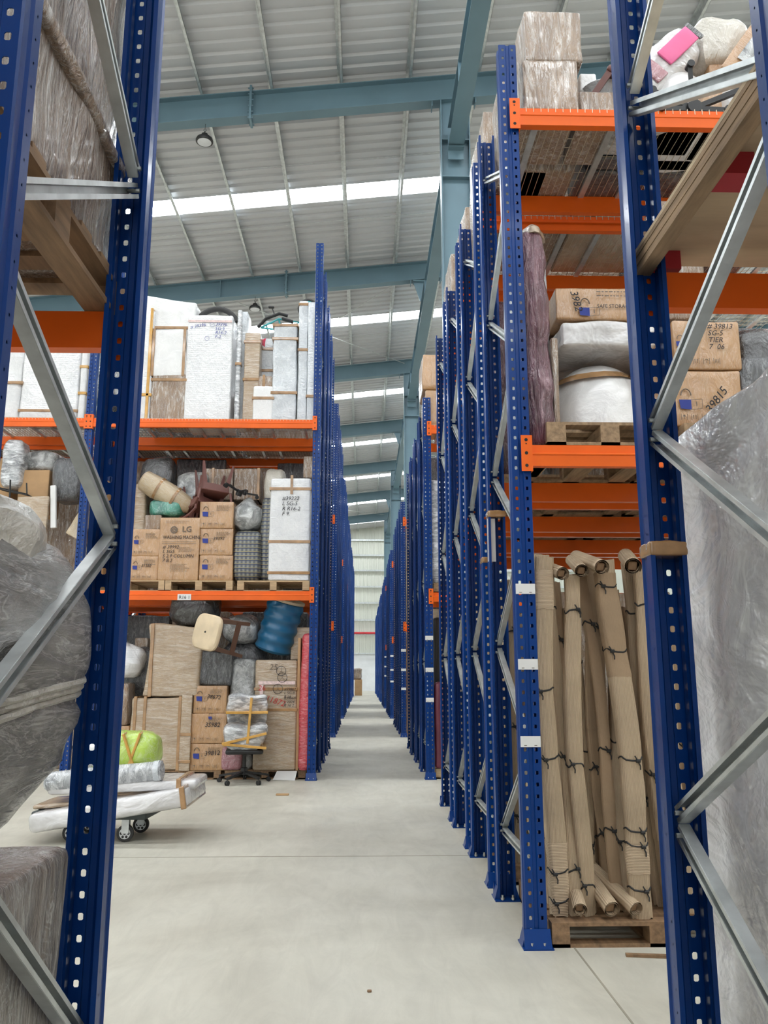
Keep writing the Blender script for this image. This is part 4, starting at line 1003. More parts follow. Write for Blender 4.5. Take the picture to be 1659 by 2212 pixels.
tag(m.build('wire_shelf', 'black'), 'black wire shelf at the far left edge of the first level', 'shelf')
for i, (x, z, w_, h_) in enumerate([(-4.95, 2.71, 1.1, 2.3), (-6.3, 2.71, 1.5, 2.4), (-5.1, 0, 1.3, 2.3), (-6.6, 0, 1.5, 2.4)]):  # filler boxes added to darken the back of this bay
    tag(MB().soft(w_, .7, h_, .03, .02, 3, i+40, 8).build('wrapped_box', ['carton_film', 'darkfilm'][i % 2], None, True, loc=(x, 14.1, z)), 'wrapped filler box deep in the far left bay, %s' % ['first level beside the inner post', 'first level at the image edge', 'floor level beside the inner post', 'floor level at the image edge'][i], 'carton', 'filler boxes in the far left bay')
# stack at the far end
a = G(770, 1495)
item('carton', 'brown carton on the aisle floor at the far end of the passage', 'carton', (766, 1468, 782, 1494), 58, 1.1, 0, 'kraft', part='box')
bag((762, 1444, 780, 1468), 58.2, .9, 1.06, 'carton_film', 'pale sacks heaped on the carton at the far end', name='sack', cat='sack', amp=.1)

# ---------------------------------------------------------- loaded trolley
tr = empty('platform_trolley', (-2.55, 8.15, 0), 'dark platform trolley with grey castors loaded with white wrapped boards', 'trolley', None, (0, 0, -.06))
MB().soft(1.06, .62, .07, .02, 0, 1, 0, 6).build('platform', 'board', tr, True, loc=(.08, 0, .20))
for sx in (-.10, .40):
    for sy in (-.22, .22):
        c = MB()
        R_ = .075
        c.lathe([(R_-.012, -.022), (R_, -.018), (R_, .018), (R_-.012, .022)], 24)
        w_ = c.build('caster', 'rubber', tr, True, loc=(sx, sy, R_), rot=(PI/2, 0, .1))
        h_ = MB(); h_.lathe([(.05, -.024), (.05, .024)], 20); h_.build('wheel_disc', 'galv', w_)
        h_ = MB(); h_.lathe([(.012, -.03), (.012, .03)], 10)
        for q in range(6): h_.tube([(.033*math.cos(q*PI/3), .033*math.sin(q*PI/3), -.026), (.033*math.cos(q*PI/3), .033*math.sin(q*PI/3), .026)], .012, 8)
        h_.build('hub', 'rubber', w_)
        h_ = MB(); h_.box(-.03, .035, -.03, -.034, .0, .13); h_.box(-.03, .035, .03, .034, 0, .13); h_.box(-.035, .04, -.034, .034, .12, .128); h_.build('fork', 'galv', w_, rot=(-PI/2, 0, 0))
def slab(name, label, cat, p0, p1, Y, d, th, mat, amp=.01, tapes=(), fn=None, r=.03, tmat='tape', ry=None, yoff=0):
    """board lying between two image points at depth Y, th thick"""
    a = P(*p0, Y); b = P(*p1, Y); L = (b-a).length; SEED[0] += 1
    r_ = empty(name, ((a.x+b.x)/2, Y+d/2+yoff, (a.z+b.z)/2-th/2), label, cat, None, (0, -math.atan2(b.z-a.z, b.x-a.x), 0))
    MB().soft(L, d, th, r, amp, 3, SEED[0], 16, fn).build('body', mat, r_, True)
    for f in tapes: MB().soft(.05, d+.03, th+.03, .01, amp*.5, 3, 1, 6).build('tape_band', tmat, r_, loc=(L*(f-.5), 0, -.012))
    return r_
slab('wrapped_board', 'big white foam-wrapped board, lowest of the load on the trolley', 'board', (62, 1782), (408, 1722), 7.72, .9, .17, 'white_quilt', .008, (.97,), r=.05)
slab('wrapped_board', 'white film-wrapped board with rounded end on the lowest board of the trolley', 'board', (100, 1708), (425, 1695), 7.9, .6, .09, 'white_quilt', .012, (.88,), r=.04)
slab('wrapped_board', 'thin grey board edge between the two white boards on the trolley', 'board', (70, 1745), (400, 1716), 7.95, .6, .04, 'carton_pale', .004)
a = P(100, 1690, 7.95); b = P(353, 1664, 7.95); r = empty('wrapped_roll', a, 'long grey film-wrapped roll lying on the trolley load', 'roll'); v = b-a; r.rotation_euler = v.to_track_quat('Z', 'Y').to_euler()
MB().lathe([(.07, 0), (.088, .02), (.09, v.length*.5), (.085, v.length*.9), (.088, v.length-.01), (.06, v.length)], 24, fn=lambda a, z: 1+.05*math.sin(4*a+z*3)).build('body', 'silverfilm', r, True)
MB().lathe([(.094, 0), (.094, .05)], 24).build('tape_band', 'bluewhite', r, True, loc=(0, 0, v.length-.08))
a = P(235, 1622, 8.1); r = empty('lime_bag', (a.x+.08, 8.3, a.z-.17), 'lime green duffel bag under film with yellow tape on top of the trolley load', 'bag')
MB().blob(.72, .4, .34, .55, .03, 3, 31, 30, fold=.008).build('body', 'lime', r, True)
MB().soft(.03, .42, .33, .01, .004, 5, 2, 6).build('tape_band', 'ytape', r, loc=(.09, 0, .02), rot=(0, .3, .1)); MB().soft(.03, .42, .33, .01, .004, 5, 2, 6).build('tape_band', 'ytape', r, loc=(.14, 0, .02), rot=(0, -.35, .1))
bag((160, 1600, 246, 1660), 8.05, .4, None, 'white', 'white printed bag left of the lime green bag on the trolley', name='white_bag', e=.5)

# ---------------------------------------------------------- foreground left
pallet(-1.52, 2.28, 2.792, 1.2, 1.30, .15, 'brown pallet seen from below on the orange beam at the upper left', 'wood3')
def fixbox(name, label, X0, X1, Y0, Y1, z0, z1, mat, r=.02, amp=.01, freq=3, n=16, fn=None, cat='carton', part='box', tapes=()):
    SEED[0] += 1
    rt_ = empty(name, ((X0+X1)/2, (Y0+Y1)/2, z0), label, cat)
    MB().soft(X1-X0, Y1-Y0, z1-z0, r, amp, freq, SEED[0], n, fn).build(part, mat, rt_, True)
    for t in tapes: band(rt_, X1-X0, Y1-Y0, z1-z0, t[0], t[1], .05, 'tape', off=.01)
    return rt_
fixbox('wrapped_carton', 'wide carton under shiny film directly on the upper left pallet', -2.1, -.94, 1.72, 2.86, 2.942, 3.36, 'carton_fg')
fixbox('wrapped_carton', 'tall carton under shiny film on top of the wide one at the upper left', -2.1, -.955, 1.95, 2.84, 3.365, 4.7, 'carton_fg')
fixbox('edge_board', 'folded cardboard edge strip in film lying along the rim of the wide upper left carton', -.985, -.915, 1.8, 2.9, 3.345, 3.40, 'carton_film', .015, .008, cat='cardboard', part='strip')
# sack and box beside the left post
prof = [(.38, 0), (.46, .10), (.56, .24), (.60, .34), (.615, .40), (.60, .43), (.62, .52), (.625, .60), (.615, .72), (.58, .82), (.52, .90), (.40, .95), (.1, .96)]
def lump(a, z):
    c_, s_ = abs(math.cos(a)), abs(math.sin(a)); q = 1/(c_**9+s_**9)**(1/9)
    return q*(1+.018*noise.noise(Vector((math.cos(a)*2.5, math.sin(a)*2.5, z*4)))+.012*(1-abs(noise.noise(Vector((math.cos(a)*6, math.sin(a)*6, z*11))))*2)-.012)
def rad(z):
    for (r0, z0), (r1, z1) in zip(prof[:-1], prof[1:]):
        if z0 <= z <= z1: return r0+(r1-r0)*(z-z0)/(z1-z0)
    return .6
pp = [(rad(.96*i/60), .96*i/60) for i in range(61)]
r = empty('wrapped_sack', (-1.50, 2.24, .985), 'huge bulging sack in dusty grey film beside the near left post', 'sack', None, (0, 0, -.12))
MB().lathe(pp, 96, sy=.80, fn=lump).build('body', 'fgbag', r, True)
m = MB()
for dz in (0, .02, .038):
    cp = []
    for i in range(72):
        a = 2*PI*i/72; z = .41+dz+.07*math.sin(a); q = (rad(z)+.004)*lump(a, z); cp.append((q*math.cos(a), .8*q*math.sin(a), z))
    m.tube(cp, .011, 6, closed=True)
m.build('tied_cord', 'cream', r, True)
MB().blob(1.12, .84, .34, .8, .06, 4, 77, 44, fold=.035).build('crumpled_cover', 'cream', r, True, loc=(-.02, 0, .70))
fixbox('wrapped_box', 'box tightly wrapped in grey streaked film on the floor under the huge sack', -2.1, -.905, 1.72, 2.66, 0, .985, 'fgbox', .03, .01, 2, 24, cat='box', fn=lambda p: Vector((p.x+.015*p.z, p.y, p.z)))
# ---------------------------------------------------------- foreground right
c = fixbox('wrapped_wardrobe', 'huge white bubble-wrapped case on the floor beside the near right post', 1.19, 1.95, 1.0, 3.09, 0, 2.40, 'white_quilt', .03, .012, 3.0, 44, cat='case', part='case')
r = empty('wooden_pallet', (1.70, 2.24, 2.972), 'plywood pallet overhead at the upper right with red painted blocks, seen from below', 'pallet')
MB().box(-.68, .68, -.64, .66, .085, .10).build('top_deck', 'ply', r)
for x in (-.68, -.02, .62):
    m = MB()
    for q in range(5): m.box(x+.002*(q % 2), x+.055, -.64, .66, .0+.017*q, .0155+.017*q)
    m.build('runner', 'wood2', r)
for x in (-.55, .12, .48):
    for y in (-.62, -.05, .54): MB().box(x-.07, x+.03, y, y+.10, .012, .085).build('block', 'redpaint', r)
MB().box(-.62, .62, -.3, -.28, .06, .085).build('cross_board', 'wood2', r)
# ---------------------------------------------------------- right block, row one
YR = 4.95
pallet(1.06+.6, YR+.45, 0, 1.2, 1.0, .13, 'brown pallet on the floor under the cardboard bundles', 'wood3')
pallet(2.95, YR+.45, 0, 1.2, 1.0, .13, 'brown pallet on the floor behind the big white case', 'wood3')
ZP = .13
def bundle(px0, px1, Yf, label, w, d, zb=ZP, top=None, mat='corr', ties=(.1, .4, .8), lapf=None, hollow=False, group='upright cardboard bundles', seed=0, bend=.02, mat2='corr_dark'):
    """flattened cardboard roll standing on end, px0 = foot, px1 = head"""
    a = P(px0[0], px0[1], Yf); b = P(px1[0], px1[1], Yf); zt = b.z if top is None else top
    r = empty('cardboard_bundle', (a.x, Yf+d/2, zb), label, 'bundle', group); H = zt-zb; dx = b.x-a.x
    rr = random.Random(seed); n = 72; N = 26; vs = []; ph = rr.uniform(0, 6)
    for i in range(N+1):
        z = H*i/N; t = i/N; cx = dx*t+bend*math.sin(t*PI*2+ph); cy = .03*math.sin(t*4+ph); tw = .12*math.sin(t*3+ph)
        k = 1-.12*math.exp(-((t-.0)*14)**2)-.08*math.exp(-((1-t)*10)**2)
        for f in ties: k -= .10*math.exp(-((t-f)*26)**2)
        for j in range(n):
            an = 2*PI*j/n; e = .45
            x = math.copysign(abs(math.cos(an))**e, math.cos(an))*w/2*k; y = math.copysign(abs(math.sin(an))**e, math.sin(an))*d/2*k
            q = 1+(.012 if j % 2 else -.012)+.05*noise.noise(Vector((math.cos(an)*2, math.sin(an)*2+seed, z*2.2)))
            x, y = x*q, y*q
            vs.append((cx+x*math.cos(tw)-y*math.sin(tw), cy+x*math.sin(tw)+y*math.cos(tw), z+(.02*noise.noise(Vector((an, seed, 1))) if i in (0, N) else 0)))
    fs = [(i*n+k, i*n+(k+1) % n, (i+1)*n+(k+1) % n, (i+1)*n+k) for i in range(N) for k in range(n)]+[tuple(range(n))[::-1]]
    if not hollow: fs.append(tuple(N*n+k for k in range(n)))
    else:
        base = len(vs)
        for i in (N, N-5):
            z = H*i/N
            for j in range(n):
                v = vs[i*n+j]; c_ = dx*i/N+bend*math.sin(i/N*PI*2+ph); vs.append((c_+(v[0]-c_)*.75, v[1]*.75, z))
        fs += [(N*n+k, N*n+(k+1) % n, base+(k+1) % n, base+k) for k in range(n)]+[(base+k, base+(k+1) % n, base+n+(k+1) % n, base+n+k) for k in range(n)]+[tuple(base+n+k for k in range(n))]
    MB().add(vs, fs).build('corrugated_wrap', mat, r, True)
    def ring(t, off, th=.007):
        pts = []
        i = min(N, max(0, int(round(t*N))))
        for j in range(0, n, 3):
            v = vs[i*n+j]; c_ = dx*i/N+bend*math.sin(i/N*PI*2+ph); pts.append((c_+(v[0]-c_)*(1+off), v[1]*(1+off), v[2]+.012*math.sin(j*.2+seed)))
        return pts
    for f in ties:
        m = MB(); pts = ring(f, .02); m.tube(pts, .0055, 5, closed=True)
        q = min(pts, key=lambda p: p[1]); m.tube([q, (q[0]+.012, q[1]-.01, q[2]-.03), (q[0]+.010, q[1]-.012, q[2]-.05)], .004, 5); m.tube([q, (q[0]-.012, q[1]-.012, q[2]+.016), (q[0]-.02, q[1]-.01, q[2]+.03)], .004, 5); m.tube([(q[0]-.012, q[1]-.006, q[2]), (q[0]+.012, q[1]-.006, q[2])], .011, 6)
        m.build('string_tie', 'twine', r)
    if lapf:
        for (f0, f1), mt in lapf:
            i0, i1 = int(f0*N), int(f1*N); vv = []; cnt = 0
            for i in range(i0, i1+1):
                c_ = dx*i/N+bend*math.sin(i/N*PI*2+ph)
                for j in range(n):
                    v = vs[i*n+j]; zz = v[2]+(.012*noise.noise(Vector((j*.4, seed, i))) if i in (i0, i1) else 0); vv.append((c_+(v[0]-c_)*1.05, v[1]*1.05, zz))
            M_ = i1-i0; MB().add(vv, [(i*n+k, i*n+(k+1) % n, (i+1)*n+(k+1) % n, (i+1)*n+k) for i in range(M_) for k in range(n)]).build('cardboard_sleeve', mt, r, True)
    return r
Bq = [((1209, 2000), (1170, 1205), .04, .115, 'corr', 'pale bundle next to the labelled post, first from the post', (.02, .13, .41, .60), [((.86, .99), 'corr_h'), ((.0, .22), 'corr_h')], False),
      ((1248, 2000), (1187, 1203), .10, .085, 'corr', 'slim bundle second from the labelled post', (.12, .42, .83), [((.60, .68), 'corr')], False),
      ((1270, 1990), (1229, 1242), .06, .10, 'corr', 'broad ribbed bundle third from the labelled post', (.09, .42, .90), [((.43, .47), 'corr')], False),
      ((1318, 1990), (1275, 1225), .30, .10, 'corr_dark', 'darker bundle set back in the middle of the pallet', (.2, .4, .82), [((.5, .7), 'corr_dark')], False),
      ((1345, 1990), (1262, 1240), .16, .075, 'corr_dark', 'thin brown bundle with a torn flap in the middle of the pallet', (.22, .45, .84), [((.3, .36), 'corr_dark')], False),
      ((1395, 1988), (1316, 1208), .03, .135, 'corr', 'broadest bundle with smooth upper sleeve right of the middle', (.09, .19, .25, .41, .72, .92), [((.66, .99), 'corr_dark'), ((.13, .2), 'corr_h')], False),
      ((1432, 1985), (1352, 1215), .22, .09, 'corr', 'narrow bundle behind the broadest one to its right', (.3, .86), [], False),
      ((1455, 1985), (1378, 1225), .12, .10, 'corr', 'bundle leaning away right of the broadest one', (.4, .87), [((.2, .3), 'corr')], False),
      ((1490, 1985), (1405, 1222), .10, .12, 'corr', 'bundle half hidden behind the near right post', (.4, .87), [], False)]
for i, (f, h_, dy, w_, mt, lb, ties, lap, hol) in enumerate(Bq):
    bundle(f, h_, YR+dy, 'corrugated cardboard bundle, '+lb, w_, w_*(.8 if i != 5 else .6), mat=mt, ties=ties, lapf=lap, hollow=hol, seed=i+1)
# wooden rods wrapped in paper with open rolled ends, heads at the top and feet at the bottom
def rodroll(px, Yf, label, r_=.05, tilt=(-.9, 0, .1), L=.5, wood=True):
    a = P(*px, Yf); r = empty('wrapped_rod', a, label, 'rod', 'rods wrapped in cardboard', tilt)
    m = MB(); pts = []
    for i in range(60): t = i/59*4.2*PI; q = r_*(.62+.38*i/59); pts.append((q*math.cos(t), q*math.sin(t)))
    vs = [(x, y, z) for z in (-.03, L) for x, y in pts]; k = len(pts); m.add(vs, [(i, i+1, k+i+1, k+i) for i in range(k-1)]); m.build('rolled_sleeve', 'corr', r, True)
    MB().soft(r_*1.0, r_*1.0, L, .008, .001, 4, 1, 4).build('wooden_core', 'wood3' if wood else 'hole', r, True, loc=(0, 0, -.012))
    return r
for i, (px, rr, lb) in enumerate([((1252, 1985), .042, 'foot end left'), ((1318, 1978), .05, 'foot end in the middle'), ((1368, 1982), .045, 'foot end right')]):
    r = rodroll(px, YR-.0, 'wooden rod in a frayed cardboard sleeve, %s of the pallet edge' % lb, rr, (-1.25, 0, [-.1, .15, .35][i]), .5); r.location.z = .20
for i, (px, rr, lb) in enumerate([((1211, 1238), .045, 'open end nearest the labelled post'), ((1255, 1232), .045, 'open end second from the labelled post'), ((1296, 1224), .05, 'white-ringed open end in the middle'), ((1366, 1222), .055, 'open end furthest right')]):
    rodroll(px, YR+.0, 'wrapped tube at the bundle tops, %s' % lb, rr, (-1.3, .1, [.2, -.1, .1, -.2][i]), .45)
# more bundles further back, seen between the frames
rs = random.Random(5)
k_ = 0
for row, y0 in enumerate((4.9, 6.23, 7.55, 8.89)):
    if row: pallet(1.05+.62, y0+.53, 0, 1.2, .95, .13, 'brown pallet on the floor in rack row %s right of the aisle' % ORD[row], 'wood3')
    for i in range(6 if row else 3):
        k_ += 1; yy = y0+(.2 if row else .42)+(.16 if row else .2)*i
        x = 1.13+.05*rs.random()
        r = bundle((0, 0), (0, 0), yy, 'pale cardboard bundle at the aisle end of the %s right-hand row, %s in depth' % (ORD[row], ORD[i]), .11, .11, top=2.15+.15*rs.random(), ties=(.15, .45, .8), seed=30+k_, mat='corr')
        r.location = (x, yy, ZP); 

for i in range(9):
    bundle((0, 0), (0, 0), YR+.38, 'brown cardboard bundle in the back row of the floor pallet, %s from the labelled post' % ORD[i], .115, .11, top=2.02+.1*math.sin(i*2.3), ties=(.2, .5, .82), seed=60+i, mat='corr_dark' if i % 2 else 'corr', bend=.015).location = (1.12+.125*i, YR+.38+.05*(i % 2), ZP)

def dome(px, Yf, d, zb, mat, label, name='dome_bundle', cat='bundle', tape=None, seed=3):
    cx, w, z, h = fit(px, Yf, zb); r = empty(name, (cx, Yf+d/2, z), label, cat)
    def wob(a, z_): return 1+.05*noise.noise(Vector((math.cos(a)*2, math.sin(a)*2, z_*4+seed)))+.025*(1-abs(noise.noise(Vector((math.cos(a)*4, math.sin(a)*4, z_*5+seed))))*2)
    pr = [(w/2*(math.cos(t)**.75 if math.cos(t) > 0 else 0)+.004, h*math.sin(t)) for t in [PI/2*i/24 for i in range(25)]]
    MB().lathe(pr, 60, sy=d/w, fn=wob).build('body', mat, r, True)
    if tape:
        m = MB(); k = int(24*tape)
        vs = [(pr[q][0]*1.015*wob(2*PI*j/60, pr[q][1])*math.cos(2*PI*j/60), pr[q][0]*1.015*wob(2*PI*j/60, pr[q][1])*math.sin(2*PI*j/60)*d/w, pr[q][1]+.004) for q in (k, k+1, k+2) for j in range(60)]
        m.add(vs, [(i*60+j, i*60+(j+1) % 60, (i+1)*60+(j+1) % 60, (i+1)*60+j) for i in range(2) for j in range(60)]); m.build('tape_band', 'tape', r, True, rot=(.12, -.05, 0))
    return r
# first level of the first row
ZL = 2.907
pallet(1.545, YR+.5, ZL, .80, 1.1, .15, 'weathered pallet on the first orange beam under the white dome bundle', 'wood2', wide=.12)
pallet(2.52, YR+.5, ZL, 1.0, 1.1, .15, 'weathered pallet on the first orange beam under the padlock cartons', 'wood2', wide=.12)
s = item('rolled_mattress', 'tall burgundy mattress roll in crinkled film standing on the beam by the labelled post', 'mattress', (1134, 480, 1196, 958), YR-.02, .24, ZL, 'purple', .10, .02, 3, n=26, fn=lambda p: Vector((p.x-.012*p.z, p.y, p.z)), part='mattress')
w, dd, h = dims(s); m = MB(); m.lathe([(.09, -.05), (.08, .0), (.05, .03), (.012, .06)], 20, fn=lambda a, z: 1+.2*math.sin(3*a)); m.build('film_tuft', 'carton_pale', s, True, loc=(-.0, 0, h-.01))
item('foam_board', 'thin film-wrapped slab standing between the burgundy roll and the white dome bundle', 'board', (1195, 730, 1208, 918), YR+.02, .5, ZL+.15, 'carton_film', .01, .005)
item('wrapped_parcel', 'tall white film-wrapped parcel behind the burgundy roll, seen between the first two posts', 'parcel', (1120, 560, 1190, 950), YR+.34, .5, ZL, 'bluewhite', .03, .01, n=16).location.x -= .0
dome((1203, 752, 1440, 918), YR+.06, .85, ZL+.15, 'white_plain', 'dome-shaped white bundle with a brown tape arc on the first level pallet', tape=.55)
item('mattress_parcel', 'flat white bubble-wrapped parcel lying above the white dome bundle', 'parcel', (1212, 692, 1420, 747), YR+.08, .7, None, 'white_quilt', .04, .012, n=16, part='body')
s = item('carton', 'wide storage carton printed with large letters under the first row top beam', 'carton', (1200, 622, 1420, 690), YR+.1, .6, None, 'carton', .015, .005, n=14, part='box')
w, dd, h = dims(s); y = -dd/2-.014
text(s, 'SAFE STORAGE', .036, (-w*.5+w*.40, y, h*.34), 'ink', name='printed_text', sx=.95); padlock(s, -w*.27, h*.1, .13, y); text(s, '3982', .075, (-w*.36, y-.002, h*.85), tilt=-1.35, shear=.2); lines(s, -w*.1, h*.85, w*.4, 2, .03, y)
for px, lb, hand, emb in (((1456, 693, 1600, 798), 'upper film-wrapped padlock carton with long handwriting right of the near post', '# 39813\nSG-5\nTIER\n7  06', (.03, .45, .16)), ((1452, 800, 1604, 928), 'lower film-wrapped padlock carton on the pallet right of the near post', '39815', (.1, .3, .26))):
    s = item('carton', lb, 'carton', px, YR+.02, .6, None if px[1] < 700 else ZL+.15, 'carton', .015, .005, n=12, part='box')
    w, dd, h = dims(s); y = -dd/2-.014; padlock(s, -w/2+emb[0]*w, emb[1]*h, emb[2]*w*1.2, y); icons(s, -w/2+.1*w, .1*h, .04, 4, y)
    if px[1] < 700: text(s, hand, .05, (0, y-.002, h*.82), shear=.25)
    else: text(s, hand, .08, (w*.02, y-.002, h*.2), tilt=.9, shear=.2)
item('carton', 'brown carton turned side-on left of the padlock cartons behind the near post', 'carton', (1405, 700, 1452, 925), YR+.25, .5, ZL+.15, 'carton', .015, .005, part='box')
bag((1598, 695, 1700, 830), YR+.05, .6, ZL+.15, 'blackbag', 'dark goods in torn film at the right edge of the first level', name='dark_bundle', cat='bundle')
bag((1596, 760, 1720, 880), YR+.0, .4, ZL+.15, 'darkfilm', 'lower dark bundle in film at the right edge of the first level', name='dark_bundle', cat='bundle')
item('wrapped_carton', 'tall stack of brown cartons in film reaching up behind the overhead plywood pallet', 'carton', (1424, 434, 1520, 690), YR+.12, .5, None, 'carton_film', .02, .008, part='box', n=14)

# top level of the first row
ZT = 5.30
item('wrapped_carton', 'large film-wrapped carton, upper of the two at the left end of the top level', 'carton', (1133, 24, 1257, 132), YR-.02, .62, None, 'carton_film', .015, .008, n=14, part='box')
item('wrapped_carton', 'film-wrapped carton resting on the wire deck at the left end of the top level', 'carton', (1130, 130, 1249, 243), YR-.02, .62, ZT, 'carton_film', .02, .012, n=14, part='box')
item('wrapped_carton', 'small film-wrapped carton right of the large pair on the top level', 'carton', (1250, 196, 1332, 243), YR+.1, .5, ZT, 'carton_film', .02, .008, part='box')
item('wrapped_carton', 'pale carton behind, just above the small film-wrapped carton on the top level', 'carton', (1252, 155, 1290, 198), YR+.3, .4, None, 'white_plain', .02, .008, part='box')
item('wrapped_carton', 'carton at the passage side of the first row, behind the two big top level cartons', 'carton', (1128, 205, 1200, 330), YR+.66, .36, ZT, 'carton_film', .02, .01, part='box').location.x -= .06
a = P(1302, 165, YR+.2)
r = empty('plastic_stool', (a.x, YR+.3, a.z-.26), 'maroon plastic stool leaning on the small carton of the top level', 'stool', None, (.3, .5, 0))
MB().soft(.24, .24, .05, .02, 0, 1, 0, 5).build('seat', 'plastic_brown', r, True, loc=(0, 0, .26))
for sx in (-1, 1):
    for sy in (-1, 1): MB().obar((sx*.09, sy*.09, .27), (sx*.12, sy*.12, 0), .045, .03).build('leg', 'plastic_brown', r)
tag(MB().lathe([(.10, 0), (.15, .14), (.16, .15), (.15, .16)], 24).build('plastic_tub', 'bluewhite', None, True, loc=(P(1312, 200, YR+.2).x, YR+.35, ZT+.28)), 'pale blue tub behind the near right post on the top level', 'tub')
a = P(1400, 145, YR+.1); b = P(1500, 52, YR+.1)
v = b-a; r = empty('wrapped_chair', (a.x, YR+.35, a.z), 'pink padded chair bundled in cloudy film on the top level', 'chair', None, (0, math.atan2(v.x, v.z), 0)); L = math.hypot(v.x, v.z)
MB().soft(.34, .26, L*1.35, .12, .02, 4, 6, 18).build('wrapped_body', 'white_quilt', r, True, loc=(0, 0, -.08))
MB().soft(.14, .02, L*.62, .008, .003, 6, 2, 6).build('pink_seat', 'hotpink', r, True, loc=(.0, -.139, L*.46))
MB().soft(.17, .02, L*.22, .008, .003, 6, 2, 6).build('pink_cushion', 'pink', r, True, loc=(.02, -.139, L*.10))
MB().soft(.16, .016, L*.08, .006, .002, 6, 2, 4).build('seat_frame', 'darkfilm', r, True, loc=(.0, -.137, L*1.08))
bag((1505, 30, 1625, 130), YR+.25, .5, None, 'cream', 'crumpled white cover beside the pink chair on the top level', name='crumpled_cover', cat='cover', fold=.02)
item('carton', 'orange-brown carton between the crumpled cover and the tilted carton on the top level', 'carton', (1532, 106, 1612, 200), YR+.3, .4, None, 'carton', .015, .004, part='box')
item('carton', 'orange-brown carton on the wire deck behind the black star base', 'carton', (1518, 178, 1572, 243), YR+.12, .4, ZT, 'carton', .015, .004, part='box')
s = item('carton', 'tilted brown carton with blue-grey print at the right end of the top level', 'carton', (1592, 50, 1760, 130), YR+.1, .4, None, 'carton', .015, .004, ry=-.95, part='box')
w, dd, h = dims(s); MB().box(-w*.3, w*.3, -dd/2-.016, -dd/2-.013, h*.15, h*.8).build('printed_patch', 'greyfilm', s)
bag((1575, 165, 1700, 243), YR+.0, .4, ZT, 'white_plain', 'white film bundle with pink edge at the right end of the wire deck', name='film_bundle', cat='bundle', fold=.015)
m = MB(); a = P(1600, 205, YR); m.tube([(a.x+.13*math.cos(t), YR-.03+.02*math.sin(t*2), a.z+.12*math.sin(t)) for t in [-2+i*.3 for i in range(12)]], .012, 6); tag(m.build('pink_strap', 'hotpink', None, True), 'bright pink strap curling over the film bundle at the right end', 'strap')
r = dome((1394, 115, 1574, 243), YR+.16, .5, ZT, 'white_plain', 'rounded swivel chair seat in white film with a black star base towards the aisle', 'swivel_chair', 'chair', seed=8)
h0 = P(1497, 236, YR); c_ = MB(); O = Vector((h0.x-r.location.x, h0.y-r.location.y, h0.z-ZT))
for qx, qy in ((1490, 142), (1606, 192), (1408, 198), (1428, 236), (1570, 240)):
    e_ = P(qx, qy, YR-.04); E_ = Vector((e_.x-r.location.x, e_.y-r.location.y, e_.z-ZT)); c_.obar(O, E_, .036, .03, Vector((0, 0, 1)) if qx in (1490,) else Vector((0, 0, 1)))
    c_.tube([E_+Vector((0, -.03, 0)), E_+Vector((0, .03, 0))], .026, 12)
c_.tube([O+Vector((0, -.04, 0)), O+Vector((0, .06, 0))], .05, 16)
c_.build('star_base', 'black', r)
fixbox('long_parcel', 'long black parcel lying across the wire deck above the first level, seen from below', 1.75, 3.2, 5.45, 5.6, ZT, ZT+.2, 'darkfilm', cat='parcel')
for i, (x0, x1, y0, y1, hh, mt) in enumerate([(1.05, 1.62, 5.62, 5.98, .8, 'carton_film'), (1.66, 2.6, 5.62, 5.98, .6, 'darkfilm'), (2.65, 3.5, 5.5, 5.98, .5, 'carton_film'), (1.7, 2.4, 5.1, 5.42, .22, 'greyfilm')]):
    fixbox('wrapped_box', 'wrapped box at the back of the first row wire deck, %s counted from the aisle' % ORD[i], x0, x1, y0, y1, ZT, ZT+hh, mt, cat='carton', n=8)

# rows two to four: goods seen through the frames and from below
for row, y0 in ((1, 6.23), (2, 7.55), (3, 8.89)):
    nm = ORD[row]
    for i, (x0, x1, hh, mt) in enumerate([(1.02, 1.75, [1.05, .95, 1.15][row-1], 'carton_film'), (1.78, 2.6, .9, 'carton_pale'), (2.63, 3.6, 1.1, 'darkfilm')]):
        fixbox('wrapped_carton', 'film-wrapped carton on the top level of the %s row, %s from the aisle' % (nm, ORD[i]), x0, x1, y0+.08, y0+1.0, ZT, ZT+hh, mt, n=10)
    x0 = 1.045
    s = fixbox('rolled_mattress', 'upright %s mattress roll in film on the first level of the %s row' % (('burgundy', nm) if row != 2 else ('dark burgundy', nm)), x0, x0+.26, y0+.12, y0+.40, 3.055, 4.62, 'purple', .11, .02, 3, 24, cat='mattress', part='mattress')
    fixbox('wrapped_parcel', 'tall white film-wrapped parcel on the first level of the %s row' % nm, x0, x0+.5, y0+.46, y0+.95, 3.055, [4.5, 4.3, 4.6][row-1], 'white', .05, .015, 2, 16, cat='parcel')
    pallet(1.66, y0+.53, 2.907, 1.2, 1.0, .145, 'weathered pallet on the first level beam of the %s row' % nm, 'wood2')
    pallet(2.95, y0+.53, 2.907, 1.2, 1.0, .145, 'weathered pallet further right on the first level of the %s row' % nm, 'wood2')
    for i, (x0, x1, hh, mt) in enumerate([(1.6, 2.3, 1.5, 'carton_film'), (2.35, 3.4, 1.3, 'darkfilm')]):
        fixbox('wrapped_carton', 'wrapped carton deep on the first level of the %s row, %s from the aisle' % (nm, ORD[i]), x0, x1, y0+.1, y0+1.0, 3.055, 3.055+hh, mt, n=8)
    for i, (x0, x1, hh, mt) in enumerate([(1.5, 2.4, 2.0, 'carton_film'), (2.5, 3.6, 1.9, 'darkfilm')]):
        fixbox('wrapped_carton', 'wrapped carton deep on the floor pallet of the %s row, %s from the aisle' % (nm, ORD[i]), x0, x1, y0+.1, y0+1.0, .13, .13+hh, mt, n=8)
